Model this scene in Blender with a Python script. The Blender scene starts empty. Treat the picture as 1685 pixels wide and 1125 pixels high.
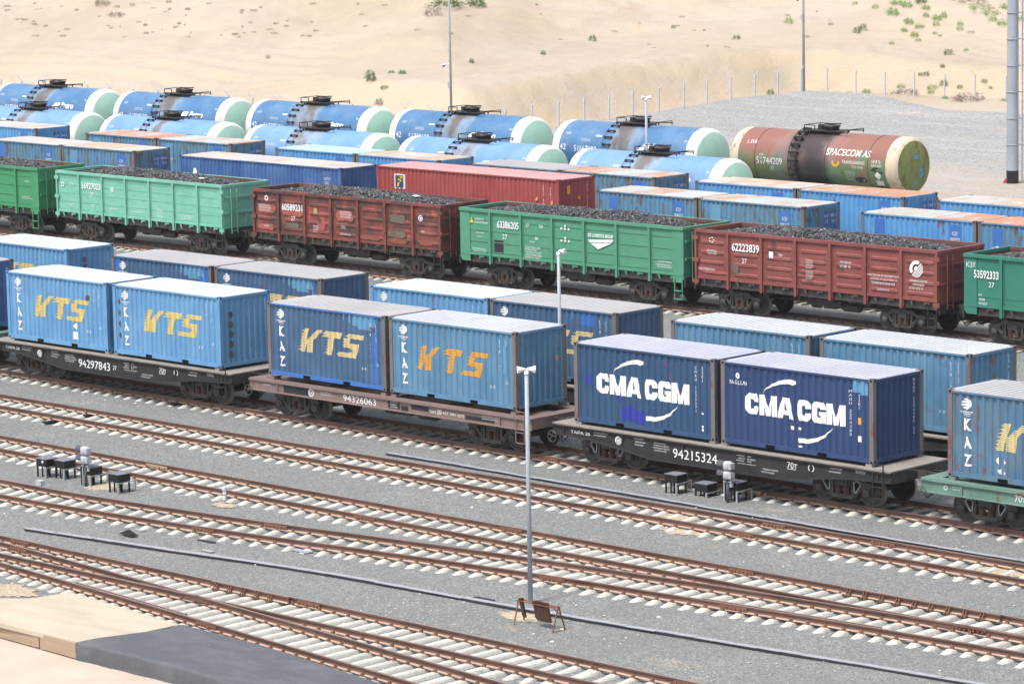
import bpy, bmesh, math, random
from mathutils import Vector, Matrix, noise
R = math.radians
random.seed(7)
S = bpy.context.scene
COL = S.collection

# ------------------------------------------------------------------ camera
CAMP = Vector((77.4636, -81.1812, 20.8865))
YAW, PIT, ROL, FPX = -0.779652, 0.149075, -0.018799, 5765.2
PW, PH = 1685.0, 1125.0
_fw = Vector((math.sin(YAW)*math.cos(PIT), math.cos(YAW)*math.cos(PIT), -math.sin(PIT)))
_rt = Vector((math.cos(YAW), -math.sin(YAW), 0))
_up = _rt.cross(_fw)
_r2 = _rt*math.cos(ROL) + _up*math.sin(ROL)
_u2 = -_rt*math.sin(ROL) + _up*math.cos(ROL)
cam = bpy.data.cameras.new('camera'); camo = bpy.data.objects.new('camera', cam); COL.objects.link(camo)
m = Matrix.Identity(4)
for i in range(3):
    m[i][0] = _r2[i]; m[i][1] = _u2[i]; m[i][2] = -_fw[i]; m[i][3] = CAMP[i]
camo.matrix_world = m
cam.sensor_width = 36; cam.lens = FPX/PW*36; cam.clip_start = 1; cam.clip_end = 3000
S.camera = camo

# ------------------------------------------------------------------ sky, sun, exposure
SUN_EL, SUN_AZ = R(62), R(182)          # azimuth clockwise from +Y: the sun stands high on the camera's side
world = bpy.data.worlds.new('World'); S.world = world; world.use_nodes = True
wn = world.node_tree; bg = wn.nodes['Background']
sky = wn.nodes.new('ShaderNodeTexSky'); sky.sky_type = 'NISHITA'; sky.sun_disc = False
sky.sun_elevation = SUN_EL; sky.sun_rotation = SUN_AZ
sky.dust_density = 3.0; sky.air_density = 0.9; sky.ozone_density = 0.6
hs = wn.nodes.new('ShaderNodeHueSaturation'); hs.inputs['Saturation'].default_value = .42; wn.links.new(sky.outputs[0], hs.inputs['Color']); wn.links.new(hs.outputs[0], bg.inputs[0]); bg.inputs[1].default_value = 0.15
sl = bpy.data.lights.new('sun', 'SUN'); so = bpy.data.objects.new('sun', sl); COL.objects.link(so)
sl.energy = 2.2; sl.angle = R(11); sl.color = (1, 0.97, 0.93)
sd = Vector((math.sin(SUN_AZ)*math.cos(SUN_EL), math.cos(SUN_AZ)*math.cos(SUN_EL), math.sin(SUN_EL)))
so.rotation_euler = sd.to_track_quat('Z', 'Y').to_euler()
vs = S.view_settings; vs.view_transform = 'Standard'; vs.look = 'None'; vs.exposure = 0.84; vs.gamma = 1
S.cycles.max_bounces = 5; S.cycles.diffuse_bounces = 3

def ray(u, v):
    return _fw + _r2*((u-PW/2)/FPX) - _u2*((v-PH/2)/FPX)
def at(u, v, z=-0.26):
    d = ray(u, v); t = (z-CAMP.z)/d.z
    return CAMP + d*t

# ------------------------------------------------------------------ materials
def lin(c):
    c /= 255.0
    return c/12.92 if c <= .04045 else ((c+.055)/1.055)**2.4
def C(r, g, b, k=1.0):
    return (min(lin(r)*k, 1), min(lin(g)*k, 1), min(lin(b)*k, 1), 1)
class NT:
    def __init__(s, name, rough=.6, spec=.3, metal=0):
        s.m = bpy.data.materials.new(name); s.m.use_nodes = True
        s.t = s.m.node_tree; s.b = s.t.nodes['Principled BSDF']
        s.b.inputs['Roughness'].default_value = rough
        s.b.inputs['Specular IOR Level'].default_value = spec
        s.b.inputs['Metallic'].default_value = metal
        tc = s.t.nodes.new('ShaderNodeTexCoord'); oi = s.t.nodes.new('ShaderNodeObjectInfo')
        ml = s.n('ShaderNodeVectorMath', operation='SCALE'); ml.inputs[0].default_value = (37., 11., 23.)
        s.l(oi.outputs['Random'], ml.inputs['Scale'])
        ad = s.n('ShaderNodeVectorMath', operation='ADD')
        s.l(tc.outputs['Object'], ad.inputs[0]); s.l(ml.outputs[0], ad.inputs[1])
        s.co = ad.outputs[0]; s.obj = tc.outputs['Object']; s.rnd = oi.outputs['Random']
    def n(s, t, **k):
        x = s.t.nodes.new(t)
        for a, v in k.items(): setattr(x, a, v)
        return x
    def l(s, a, b): s.t.links.new(a, b)
    def noise(s, scale=1., st=(1, 1, 1), detail=6, rough=.6, co=None, off=(0, 0, 0)):
        mp = s.n('ShaderNodeMapping'); mp.inputs['Scale'].default_value = st; mp.inputs['Location'].default_value = off
        s.l(co or s.co, mp.inputs[0])
        x = s.n('ShaderNodeTexNoise'); x.inputs['Scale'].default_value = scale
        x.inputs['Detail'].default_value = detail; x.inputs['Roughness'].default_value = rough
        s.l(mp.outputs[0], x.inputs['Vector']); return x.outputs['Fac']
    def voro(s, scale, st=(1, 1, 1), out='Color', co=None):
        mp = s.n('ShaderNodeMapping'); mp.inputs['Scale'].default_value = st; s.l(co or s.co, mp.inputs[0])
        x = s.n('ShaderNodeTexVoronoi'); x.inputs['Scale'].default_value = scale
        s.l(mp.outputs[0], x.inputs['Vector']); return x.outputs[out]
    def ramp(s, f, a, b, lo=0., hi=1.):
        x = s.n('ShaderNodeMapRange'); x.inputs[1].default_value = a; x.inputs[2].default_value = b
        x.inputs[3].default_value = lo; x.inputs[4].default_value = hi
        s.l(f, x.inputs[0]); return x.outputs[0]
    def math(s, op, a, b=None, c=None):
        x = s.n('ShaderNodeMath', operation=op)
        for i, q in enumerate((a, b, c)):
            if q is None: continue
            if isinstance(q, (int, float)): x.inputs[i].default_value = q
            else: s.l(q, x.inputs[i])
        return x.outputs[0]
    def mix(s, f, a, b):
        x = s.n('ShaderNodeMix', data_type='RGBA')
        for i, q in ((0, f), (6, a), (7, b)):
            if isinstance(q, (int, float, tuple)): x.inputs[i].default_value = q
            else: s.l(q, x.inputs[i])
        return x.outputs[2]
    def sep(s, co):
        x = s.n('ShaderNodeSeparateXYZ'); s.l(co, x.inputs[0]); return x.outputs
    def col(s, c):
        if isinstance(c, tuple): s.b.inputs['Base Color'].default_value = c
        else: s.l(c, s.b.inputs['Base Color'])
        return s
    def bump(s, h, st=.3, d=.02):
        x = s.n('ShaderNodeBump'); x.inputs['Strength'].default_value = st; x.inputs['Distance'].default_value = d
        s.l(h, x.inputs['Height']); s.l(x.outputs[0], s.b.inputs['Normal']); return s

def paint(name, base, fade=None, rust=.0, dirt=.25, dirtc=None, rough=.55, spec=.3, rustc=None, fadeamt=(.35, .7), st=(1.2, 1.2, .22), chip=0.):
    q = NT(name, rough, spec)
    fade = fade or tuple(min(1, x*1.25+.02) for x in base[:3])+(1,)
    dirtc = dirtc or C(95, 88, 80, .8); rustc = rustc or C(130, 75, 48, .8)
    c = q.mix(q.ramp(q.noise(.9, (1, 1, .8)), *fadeamt), base, fade)
    sk = q.ramp(q.noise(3.2, st, 7, .65), .42, .72)
    c = q.mix(q.math('MULTIPLY', sk, dirt), c, dirtc)
    if rust > 0:
        r = q.ramp(q.noise(2.6, (1, 1, .45), 9, .72, off=(5, 3, 1)), .66-rust*.28, .72-rust*.24)
        c = q.mix(q.math('MULTIPLY', r, .85), c, rustc)
        if chip:
            r2 = q.ramp(q.noise(1.1, (.8, .8, 1.3), 8, .7, off=(9, 1, 4)), .62-chip*.2, .66-chip*.2)
            c = q.mix(q.math('MULTIPLY', r2, .7), c, C(70, 60, 56, .8))
    q.col(c); q.bump(q.noise(8, (1, 1, 1), 4), .12, .02)
    return q.m
def plain(name, c, var=.2, scale=4, rough=.7, spec=.25, st=(1, 1, 1)):
    q = NT(name, rough, spec)
    d = tuple(x*(1-var) for x in c[:3])+(1,); e = tuple(min(1, x*(1+var)) for x in c[:3])+(1,)
    q.col(q.mix(q.ramp(q.noise(scale, st, 7, .65), .3, .7), d, e)); q.bump(q.noise(scale*6, st), .15, .01)
    return q.m

K = .80
M = {}
M['kts_light'] = paint('kts_light_blue', C(98, 150, 196, K), C(118, 168, 208, K), .10, .18, C(96, 118, 138, .7))
M['kts_mid'] = paint('kts_mid_blue', C(84, 132, 168, K), C(108, 150, 180, K), .18, .38, C(95, 115, 125, .7))
M['kts_dark'] = paint('kts_dark_blue', C(68, 98, 132, K), C(84, 114, 148, K), .12, .3, C(74, 86, 100, .7))
M['kts_old'] = paint('kts_old_blue', C(76, 118, 154, K), C(104, 134, 154, K), .25, .5, C(96, 96, 92, .7))
M['navy'] = paint('navy_blue', C(50, 80, 116, K), C(60, 90, 124, K), .08, .2, C(70, 80, 100, .7))
M['navy2'] = paint('deep_navy_blue', C(48, 70, 112, K), C(56, 78, 120, K), .03, .12, C(60, 66, 96, .7))
M['royal'] = paint('royal_blue', C(56, 92, 150, K), C(84, 124, 176, K), .10, .25, C(120, 140, 165, .7))
M['faded'] = paint('faded_blue', C(86, 148, 196, K), C(104, 140, 152, K), .5, .5, C(112, 110, 100, .7), rustc=C(118, 96, 78, .7))
M['faded2'] = paint('sky_blue', C(82, 152, 214, K), C(110, 170, 216, K), .3, .28, C(110, 120, 122, .7))
M['red'] = paint('oxide_red', C(158, 72, 70, K), C(172, 88, 86, K), .05, .12, C(110, 60, 58, .7))
M['red_roof'] = paint('pale_red_roof', C(204, 156, 156, .8), C(214, 172, 172, .85), .0, .1)
M['bright'] = paint('bright_blue', C(62, 112, 184, K), C(74, 122, 190, K), .0, .08)
M['patch'] = paint('patch_blue', C(98, 150, 186, .8), C(104, 156, 190, .8), .0, .05)
M['post'] = paint('rusty_post', C(112, 112, 116, .8), C(126, 118, 112, .8), .38, .45, C(110, 88, 72, .8))
def roofm(name, a, b, rust, rc):
    q = NT(name, .5, .4)
    c = q.mix(q.ramp(q.noise(.8, (1, .4, 1)), .35, .65), a, b)
    blk = q.voro(.55, (1, .05, .05)); 
    sx = q.n('ShaderNodeSeparateColor'); q.l(blk, sx.inputs[0])
    c = q.mix(q.ramp(sx.outputs[0], 0, 1, 0, .22), c, tuple(x*.7 for x in b[:3])+(1,))
    if rust:
        f = q.math('ADD', q.noise(1.6, (1, .5, 1), 9, .72), q.ramp(sx.outputs[1], 0, 1, -.16, .16))
        c = q.mix(q.ramp(f, .66-rust*.3, .80-rust*.3, 0, .9), c, rc)
    c = q.mix(q.ramp(q.noise(6, (1, 1, 1), 8), .6, .75, 0, .3), c, C(120, 110, 104))
    q.col(c); ROOFB[name] = b; return q.m
ROOFB = {}
M['roof_white'] = roofm('chalky_glare_white_roof', C(206, 218, 226, .8), C(216, 222, 226, .8), .04, C(170, 140, 120))  # faded chalky paint, whitened further with sky glare put into the colour
M['roof_blue'] = roofm('pale_blue_roof', C(176, 204, 222, .84), C(194, 212, 222, .84), .05, C(170, 140, 120))
M['roof_grey'] = roofm('dusty_grey_roof', C(186, 182, 180, .86), C(172, 172, 176, .86), .22, C(176, 156, 140))
M['roof_lilac'] = roofm('lilac_grey_roof', C(176, 178, 200, .86), C(190, 192, 206, .86), .1, C(150, 130, 120))
M['roof_line'] = roofm('ribbed_pale_grey_roof', C(200, 204, 210, .85), C(188, 192, 198, .85), .12, C(170, 150, 135))
M['roof_rust'] = roofm('rust_patched_roof', C(200, 206, 208, .85), C(190, 190, 182, .85), .80, C(196, 136, 98, .9))
M['roof_sand'] = roofm('sandy_grey_roof', C(208, 200, 190, .88), C(196, 194, 190, .88), .5, C(196, 166, 138, .85))
M['groove_dark'] = plain('shaded_roof_groove', C(104, 104, 112, .8), .25, 2)  # groove faces get darker materials: rib shade painted into the colour
M['groove_pale'] = plain('pale_roof_groove', C(150, 168, 182, .85), .2, 2)
M['groove_red'] = plain('dull_red_roof_groove', C(170, 120, 120, .8), .15, 2)
M['black'] = plain('black_frame_paint', C(52, 50, 52, .8), .35, 2)
M['black2'] = plain('sooty_bogie_steel', C(68, 62, 60, .85), .4, 3, .6, .4)
M['dark'] = plain('dark_void', C(20, 20, 20, .8), .2, 2, .9, .05)
M['deckwood'] = plain('grey_deck_boards', C(156, 149, 142, .72), .3, 3, .85, .1, (1, 12, 1))
M['brown'] = paint('brown_frame_paint', C(136, 116, 112, .7), C(150, 130, 124, .7), .2, .35)
M['greenf'] = paint('green_frame_paint', C(98, 140, 126, .7), C(130, 160, 148, .7), .2, .35)
M['tread'] = plain('worn_wheel_steel', C(120, 112, 106), .2, 5, .4, .5)
M['spring'] = plain('rusty_spring', C(96, 74, 64, .8), .3, 8)
M['hose'] = plain('black_rubber', C(30, 30, 32, .8), .2, 5)
M['white'] = plain('white_marking_paint', C(236, 236, 236, .85), .06, 5, .6, .2)
M['chalk'] = plain('worn_white_marking', C(196, 192, 190, .75), .22, 12, .7, .1)
M['yellow'] = plain('pale_yellow_marking', C(232, 206, 120, .82), .12, 9)
M['yellow2'] = plain('cream_yellow_marking', C(228, 208, 150, .82), .14, 9)
M['orange'] = plain('amber_marking', C(230, 168, 66, .8), .12, 9)
M['signyel'] = plain('yellow_sticker', C(226, 200, 50, .8), .05, 4)
M['mint'] = paint('mint_green', C(118, 188, 164, K), C(136, 200, 178, K), .10, .26, C(84, 120, 112, .7), st=(.5, 1, 1.5))
M['green'] = paint('leaf_green', C(82, 148, 118, K), C(90, 152, 122, K), .04, .16, C(70, 110, 95, .7), st=(.5, 1, 1.5))
M['green1'] = paint('field_green', C(68, 146, 100, K), C(74, 150, 106, K), .05, .12, C(70, 100, 85, .7), st=(.5, 1, 1.5))
M['green3'] = paint('sea_green', C(54, 124, 106, K), C(62, 130, 112, K), .08, .15, C(70, 100, 92, .7), st=(.5, 1, 1.5))
M['brick'] = paint('weathered_brick_red', C(128, 66, 60, K), C(146, 82, 74, K), .35, .5, C(72, 60, 58, .7), rustc=C(176, 96, 70, .8), chip=.7, st=(.5, 1, 1.5))
M['brick2'] = paint('dull_brick_red', C(136, 74, 70, K), C(150, 88, 82, K), .18, .4, C(90, 60, 58, .7), chip=.12, st=(.5, 1, 1.5))
M['pinkp'] = paint('faded_pink_paint', C(176, 100, 92, K), C(150, 80, 74, K), .3, .3)
M['olivep'] = paint('grey_olive_paint', C(118, 108, 92, K), C(96, 88, 80, K), .3, .3)
M['orangep'] = paint('orange_red_paint', C(156, 88, 68, K), C(134, 74, 62, K), .3, .3)
M['tanp'] = paint('tan_paint', C(190, 160, 118, K), C(170, 140, 100, K), .2, .2)
M['inner'] = plain('rusty_wagon_lining', C(112, 84, 78, .7), .3, 3)
M['coal'] = None
M['aged'] = plain('grimy_hatch_steel', C(98, 92, 84, .7), .4, 6)

# coal
q = NT('coal_lumps', .42, .6)
gi = q.n('ShaderNodeNewGeometry')
q.col(q.mix(gi.outputs['Random Per Island'], C(34, 34, 36, .8), C(86, 86, 90, .8))); M['coal'] = q.m

# tank steels: blue shell with spill around the manhole
def tankm(name, a, b, spillc, spillw, grad=None):
    q = NT(name, .42, .45)
    x, y, z = q.sep(q.obj)[:3]
    c = q.mix(q.ramp(q.noise(.7, (1, 1, 1)), .35, .7), a, b)
    c = q.mix(q.ramp(q.noise(1.1, (1, .5, 2.2), 8, .7, off=(1, 8, 3)), .5, .72, 0, .45), c, tuple(min(1, x*.6+.16) for x in a[:3])+(1,))
    if grad:
        f = q.math('ADD', q.ramp(z, 1.6, 4.2), q.ramp(q.noise(.8, (1, 1, 1), 8, .7), .2, .8, -.75, .55))
        c = q.mix(q.ramp(f, .25, .55), c, grad)
        c = q.mix(q.ramp(q.noise(2.4, (1, 1, 1), 8, .7), .56, .66, 0, .6), c, C(128, 150, 84, .6))
    c = q.mix(q.ramp(q.noise(1.3, (1, 1, .35), 9, .7, off=(3, 7, 2)), .60, .70, 0, .45), c, C(120, 112, 104, .7))
    ax = q.math('ABSOLUTE', q.math('SUBTRACT', x, -.1))
    f = q.math('ADD', ax, q.ramp(q.noise(.9, (1, 1, .5), 6, .6), .2, .8, -1.0, 1.0))
    c = q.mix(q.ramp(f, spillw, spillw+.75, .22 if grad else .5, 0), c, C(170, 178, 184, .8))
    c = q.mix(q.ramp(f, spillw-(1.0 if grad else .45), spillw+(.35 if grad else .15), .92, 0), c, spillc)
    q.col(c); return q.m
M['tank_d'] = tankm('deep_blue_tank_steel', C(66, 112, 156, .8), C(88, 132, 172, .8), C(104, 94, 88, .75), .55)
M['tank_c'] = tankm('sky_blue_tank_steel', C(104, 144, 188, .85), C(120, 160, 200, .85), C(118, 106, 100, .75), .6)
M['tank_s'] = tankm('green_red_tank_steel', C(104, 124, 78, .8), C(96, 128, 96, .8), C(50, 44, 46, .8), 1.55, C(150, 100, 88, .76))
M['cap'] = paint('mint_end_cap', C(176, 218, 200, 1), C(182, 222, 204, 1), .04, .10)
M['cap2'] = paint('green_rusty_end_cap', C(112, 136, 76, .85), C(134, 146, 84, .85), .5, .4, C(120, 80, 56, .7))
M['ring'] = paint('white_end_ring', C(232, 232, 226, .8), C(240, 238, 230, .8), .04, .08)
M['ring2'] = paint('cream_rusty_end_ring', C(226, 212, 190, .75), C(220, 200, 170, .75), .35, .3, C(150, 110, 80, .8))
M['hatchsteel'] = plain('oily_platform_steel', C(48, 44, 44, .8), .4, 5, .5, .4)

# track materials
q = NT('rusty_rail', .55, .35)
c = q.mix(q.ramp(q.noise(2, (.3, 1, 1)), .35, .65), C(100, 76, 67, .62), C(128, 98, 86, .66))
q.col(c); M['rail'] = q.m
M['railfoot'] = plain('dusty_rail_foot', C(190, 160, 142, .74), .16, 2, .8, .2)
M['railtop'] = plain('brown_railhead', C(140, 118, 108, .8), .2, 1.2, .4, .5, (.3, 1, 1))
M['plate'] = plain('rusty_fishplate', C(134, 96, 80, .70), .25, 6)
M['clip'] = plain('rusty_clip', C(132, 96, 78, .75), .3, 6)
q = NT('weathered_concrete_sleeper', .85, .15)
c = q.mix(q.ramp(q.noise(3, (1, 1, 1), 8, .7), .35, .7), C(198, 195, 186, .74), C(222, 219, 210, .78))
c = q.mix(q.ramp(q.noise(2.2, (1, 1, 1), 6, .6, off=(4, 4, 4)), .58, .72, 0, .5), c, C(150, 140, 126, .8))
c = q.mix(q.ramp(q.rnd, .0, 1, 0, .4), c, C(176, 172, 162, .72)); q.col(c); M['sleeper'] = q.m
def ballastm(name, a, b, c3, warm=.5, sc=1.0):
    q = NT(name, .9, .12)
    v = q.voro(26*sc, (1, 1, 1), 'Color', q.obj); s3 = q.n('ShaderNodeSeparateColor'); q.l(v, s3.inputs[0])
    f = q.math('ADD', q.ramp(s3.outputs[0], 0, 1, 0, .75), q.ramp(q.noise(9*sc, (1, 1, 1), 5, .7, q.obj), .3, .7, 0, .25))
    c = q.mix(f, a, b)
    c = q.mix(q.ramp(q.noise(.22, (1, 1, 1), 8, .65, q.obj), .4, .75, 0, .55), c, c3)
    c = q.mix(q.math('MULTIPLY', q.ramp(q.noise(.45, (.5, 1, 1), 8, .75, q.obj, (7, 2, 0)), .575, .66), q.ramp(s3.outputs[1], .3, .8, 0, warm)), c, C(214, 188, 158, .8))
    c = q.mix(q.ramp(s3.outputs[2], .985, .995, 0, .5), c, C(226, 218, 206))
    if sc < 1:
        yy = q.sep(q.obj)[1]; w_ = q.math('ADD', q.ramp(yy, 72, 100, 1, 0), q.ramp(q.noise(.08, (1, 1, 1), 6, .7, q.obj), .3, .7, -.5, .5))
        c = q.mix(q.ramp(w_, .3, 1.0, 0, .5), c, C(196, 180, 158, .74))
        c = q.mix(q.ramp(q.noise(.16, (.3, 2.4, 1), 7, .7, q.obj), .5, .7, 0, .4), c, C(196, 194, 190, .76))
    q.col(c); q.bump(f, .9, .03); return q.m
M['ballast'] = ballastm('grey_crushed_stone', C(98, 101, 101, .64), C(182, 185, 183, .64), C(134, 136, 134, .64))
M['gravel'] = ballastm('pale_crushed_stone', C(108, 109, 112, .74), C(200, 200, 200, .74), C(166, 161, 152, .72), .75, .45)
q = NT('pale_desert_sand', .95, .08)
big = q.noise(.045, (1, 1, 1), 8, .6, q.obj); fine = q.noise(.9, (1, 1, 1), 9, .75, q.obj)
c = q.mix(q.ramp(big, .3, .7), C(208, 190, 168, .58), C(216, 202, 184, .62))
c = q.mix(q.ramp(fine, .5, .8, 0, .32), c, C(196, 174, 148, .62))
c = q.mix(q.ramp(q.noise(.35, (1, 1, 1), 9, .8, q.obj, (3, 9, 0)), .55, .72, 0, .4), c, C(204, 180, 154, .62))
# steep cut faces expose redder clay
g = q.n('ShaderNodeNewGeometry'); nz = q.sep(g.outputs['True Normal'])[2]
c = q.mix(q.math('MULTIPLY', q.ramp(nz, .97, .88), q.ramp(q.noise(.25, (1, 1, 1), 6, .6, q.obj, (1, 5, 2)), .35, .6, .1, .6)), c, C(218, 194, 164, .66))
c = q.mix(q.ramp(q.noise(2.6, (1, 1, 1), 6, .8, q.obj), .68, .78, 0, .35), c, C(168, 150, 130, .8))
c = q.mix(q.ramp(q.noise(.9, (.25, 1.6, 1), 7, .75, q.obj, (2, 2, 0)), .56, .72, 0, .35), c, C(186, 164, 140, .62))
q.col(c); q.bump(q.math('ADD', fine, q.noise(3.5, (1, 1, 1), 6, .7, q.obj)), .6, .16); M['sand'] = q.m
M['sandp'] = ballastm('sandy_stone_patch', C(160, 146, 126, .70), C(220, 204, 180, .74), C(196, 180, 156, .72))
M['lid'] = plain('lilac_grey_trough_lid', C(180, 184, 192, .60), .1, 3)
M['trough'] = plain('black_trough_side', C(52, 54, 58, .8), .3, 5)
M['galv'] = plain('galvanised_steel', C(182, 190, 196, .64), .1, 3, .5, .4)
M['hornw'] = plain('white_horn', C(238, 234, 236, .85), .04, 3, .4, .4)
M['boxblack'] = plain('matt_black_box', C(34, 34, 36, .8), .2, 4, .5, .3)
M['boxlid'] = plain('grey_box_lid', C(128, 130, 140, .7), .12, 4)
M['siggrey'] = plain('light_grey_signal', C(196, 200, 204, .7), .15, 14)
M['sigdark'] = plain('dark_grey_hood', C(92, 94, 104, .7), .15, 8)
M['rackr'] = plain('rust_brown_bar', C(132, 86, 66, .75), .3, 9)
M['shoe'] = plain('dark_rust_shoe', C(82, 54, 46, .8), .3, 9)
M['ply'] = plain('raw_plywood', C(220, 206, 184, .58), .12, .9, .8, .15, (.4, 1.5, 1))
M['timber'] = plain('raw_timber', C(190, 168, 144, .62), .15, 2, .8, .15, (.5, 3, 6))
q = NT('dark_grey_carpet', .95, .05)
c = q.mix(q.ramp(q.noise(45, (1, 1, 1), 3), .3, .7), C(98, 100, 106, .62), C(120, 122, 128, .62))
c = q.mix(q.ramp(q.noise(.6, (1, 2.2, 1), 7, .7), .45, .7, 0, .45), c, C(140, 140, 146, .66))
c = q.mix(q.ramp(q.noise(3, (1, 1, 1), 7, .75), .62, .72, 0, .4), c, C(170, 160, 146, .66))
q.col(c); q.bump(q.noise(1.1, (1, 2.5, 1), 5, .6), .5, .06); M['carpet'] = q.m
M['concpole'] = plain('grey_mast_steel', C(176, 182, 192, .66), .14, 1.2, .5, .3, (1, 1, .4))
M['fence'] = plain('grey_fence_steel', C(196, 198, 208, .84), .1, 3)
M['redrag'] = plain('red_cloth', C(190, 60, 60, .7), .1, 3)
M['leaf1'] = plain('dusty_green_leaf', C(126, 144, 100, .8), .35, 3, .8)
M['leaf2'] = plain('bright_green_leaf', C(160, 182, 122, .85), .3, 3, .8)
M['leaf3'] = plain('dry_grey_twig', C(184, 170, 158, .85), .3, 3, .9)
M['mark_black'] = plain('painted_black_panel', C(48, 48, 52, .8), .1, 3)

# ------------------------------------------------------------------ mesh building
class MB:
    def __init__(s): s.v = []; s.f = []; s.mi = []; s.sm = []
    def face(s, pts, mi=0, smooth=False):
        b = len(s.v); s.v += [tuple(p) for p in pts]; s.f.append(tuple(range(b, b+len(pts)))); s.mi.append(mi); s.sm.append(smooth)
    def add(s, vs, fs, mi=0, smooth=False):
        b = len(s.v); s.v += [tuple(p) for p in vs]
        for f in fs: s.f.append(tuple(b+i for i in f)); s.mi.append(mi); s.sm.append(smooth)
    def box(s, x0, x1, y0, y1, z0, z1, mi=0):
        s.add([(x0, y0, z0), (x1, y0, z0), (x1, y1, z0), (x0, y1, z0), (x0, y0, z1), (x1, y0, z1), (x1, y1, z1), (x0, y1, z1)],
              [(0, 3, 2, 1), (4, 5, 6, 7), (0, 1, 5, 4), (1, 2, 6, 5), (2, 3, 7, 6), (3, 0, 4, 7)], mi)
    def bar(s, a, b, w, h=None, mi=0, n=4, w2=None):
        a = Vector(a); b = Vector(b); d = (b-a).normalized()
        up = Vector((0, 0, 1)) if abs(d.z) < .95 else Vector((0, 1, 0))
        sx = d.cross(up).normalized(); sy = sx.cross(d); h = h or w; w2 = w2 or w; h2 = h*w2/w
        vs = []
        for p, ww, hh in ((a, w, h), (b, w2, h2)):
            for i in range(n):
                t = 2*math.pi*(i+.5)/n; k = 1/math.cos(math.pi/n) if n == 4 else 1
                vs.append(p + sx*(math.cos(t)*ww/2*k) + sy*(math.sin(t)*hh/2*k))
        fs = [(i, (i+1) % n, n+(i+1) % n, n+i) for i in range(n)] + [tuple(range(n))[::-1], tuple(range(n, 2*n))]
        s.add(vs, fs, mi, n > 6)
    def lathe(s, prof, n=16, axis='z', o=(0, 0, 0), mi=0, smooth=True):
        vs = []; o = Vector(o)
        for r, h in prof:
            for i in range(n):
                t = 2*math.pi*i/n; a, b = r*math.cos(t), r*math.sin(t)
                p = {'z': (a, b, h), 'x': (h, a, b), 'y': (b, h, a)}[axis]
                vs.append(o+Vector(p))
        fs = []
        for j in range(len(prof)-1):
            for i in range(n):
                k = (i+1) % n; fs.append((j*n+i, j*n+k, (j+1)*n+k, (j+1)*n+i))
        s.add(vs, fs, mi, smooth)
    def prism(s, poly, y0, y1, mi=0):   # polygon in x,z extruded along y
        n = len(poly); vs = [(x, y0, z) for x, z in poly]+[(x, y1, z) for x, z in poly]
        s.add(vs, [tuple(range(n)), tuple(range(2*n-1, n-1, -1))]+[(i, n+i, n+(i+1) % n, (i+1) % n) for i in range(n)], mi)
    def mesh(s, name, mats):
        me = bpy.data.meshes.new(name); me.from_pydata(s.v, [], s.f)
        if not isinstance(mats, (list, tuple)): mats = [mats]
        for m_ in mats: me.materials.append(m_)
        me.polygons.foreach_set('material_index', s.mi); me.polygons.foreach_set('use_smooth', s.sm)
        me.update(); return me
    def build(s, name, mats, parent=None, loc=None, recalc=False):
        me = s.mesh(name, mats)
        if recalc:
            b = bmesh.new(); b.from_mesh(me); bmesh.ops.recalc_face_normals(b, faces=b.faces); b.to_mesh(me); b.free()
        return link(name, me, parent, loc)
def link(name, me, parent=None, loc=None):
    o = bpy.data.objects.new(name, me); COL.objects.link(o); o.parent = parent
    if loc: o.location = loc
    return o
def tag(o, label=None, cat=None, group=None, kind=None):
    if label: o['label'] = label
    if cat: o['category'] = cat
    if group: o['group'] = group
    if kind: o['kind'] = kind
    return o
def thing(name, label, cat, loc=(0, 0, 0), group=None, rz=0):
    o = bpy.data.objects.new(name, None); COL.objects.link(o); o.location = loc; o.rotation_euler.z = rz
    return tag(o, label, cat, group)
def copy_tree(o, parent=None, skip=()):
    c = o.copy(); COL.objects.link(c); c.parent = parent
    for ch in o.children:
        if ch.name.split('.')[0] not in skip: copy_tree(ch, c, skip)
    return c

# ------------------------------------------------------------------ lettering
_tc = {}
def text_polys(s, bold=0., shear=0.):
    k = (s, bold, shear)
    if k not in _tc:
        cu = bpy.data.curves.new('t', 'FONT'); cu.body = s; cu.size = 1; cu.resolution_u = 3; cu.offset = bold; cu.shear = shear
        o = bpy.data.objects.new('t', cu); COL.objects.link(o)
        bpy.context.view_layer.update()
        dg = bpy.context.evaluated_depsgraph_get()
        me = bpy.data.meshes.new_from_object(o.evaluated_get(dg))
        vs = [(v.co.x, v.co.y) for v in me.vertices]; fs = [tuple(p.vertices) for p in me.polygons]
        bpy.data.objects.remove(o); bpy.data.curves.remove(cu); bpy.data.meshes.remove(me)
        if vs:
            x0 = min(v[0] for v in vs); x1 = max(v[0] for v in vs); y0 = min(v[1] for v in vs); y1 = max(v[1] for v in vs)
            vs = [((a-x0), (b-y0)) for a, b in vs]; dim = (x1-x0, y1-y0)
        else: dim = (1, 1)
        _tc[k] = (vs, fs, dim)
    return _tc[k]
class Multi:
    def __init__(s): s.o = []
    @property
    def location(s): return s.o[0].location
    @location.setter
    def location(s, v):
        for o in s.o: o.location = v
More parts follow.
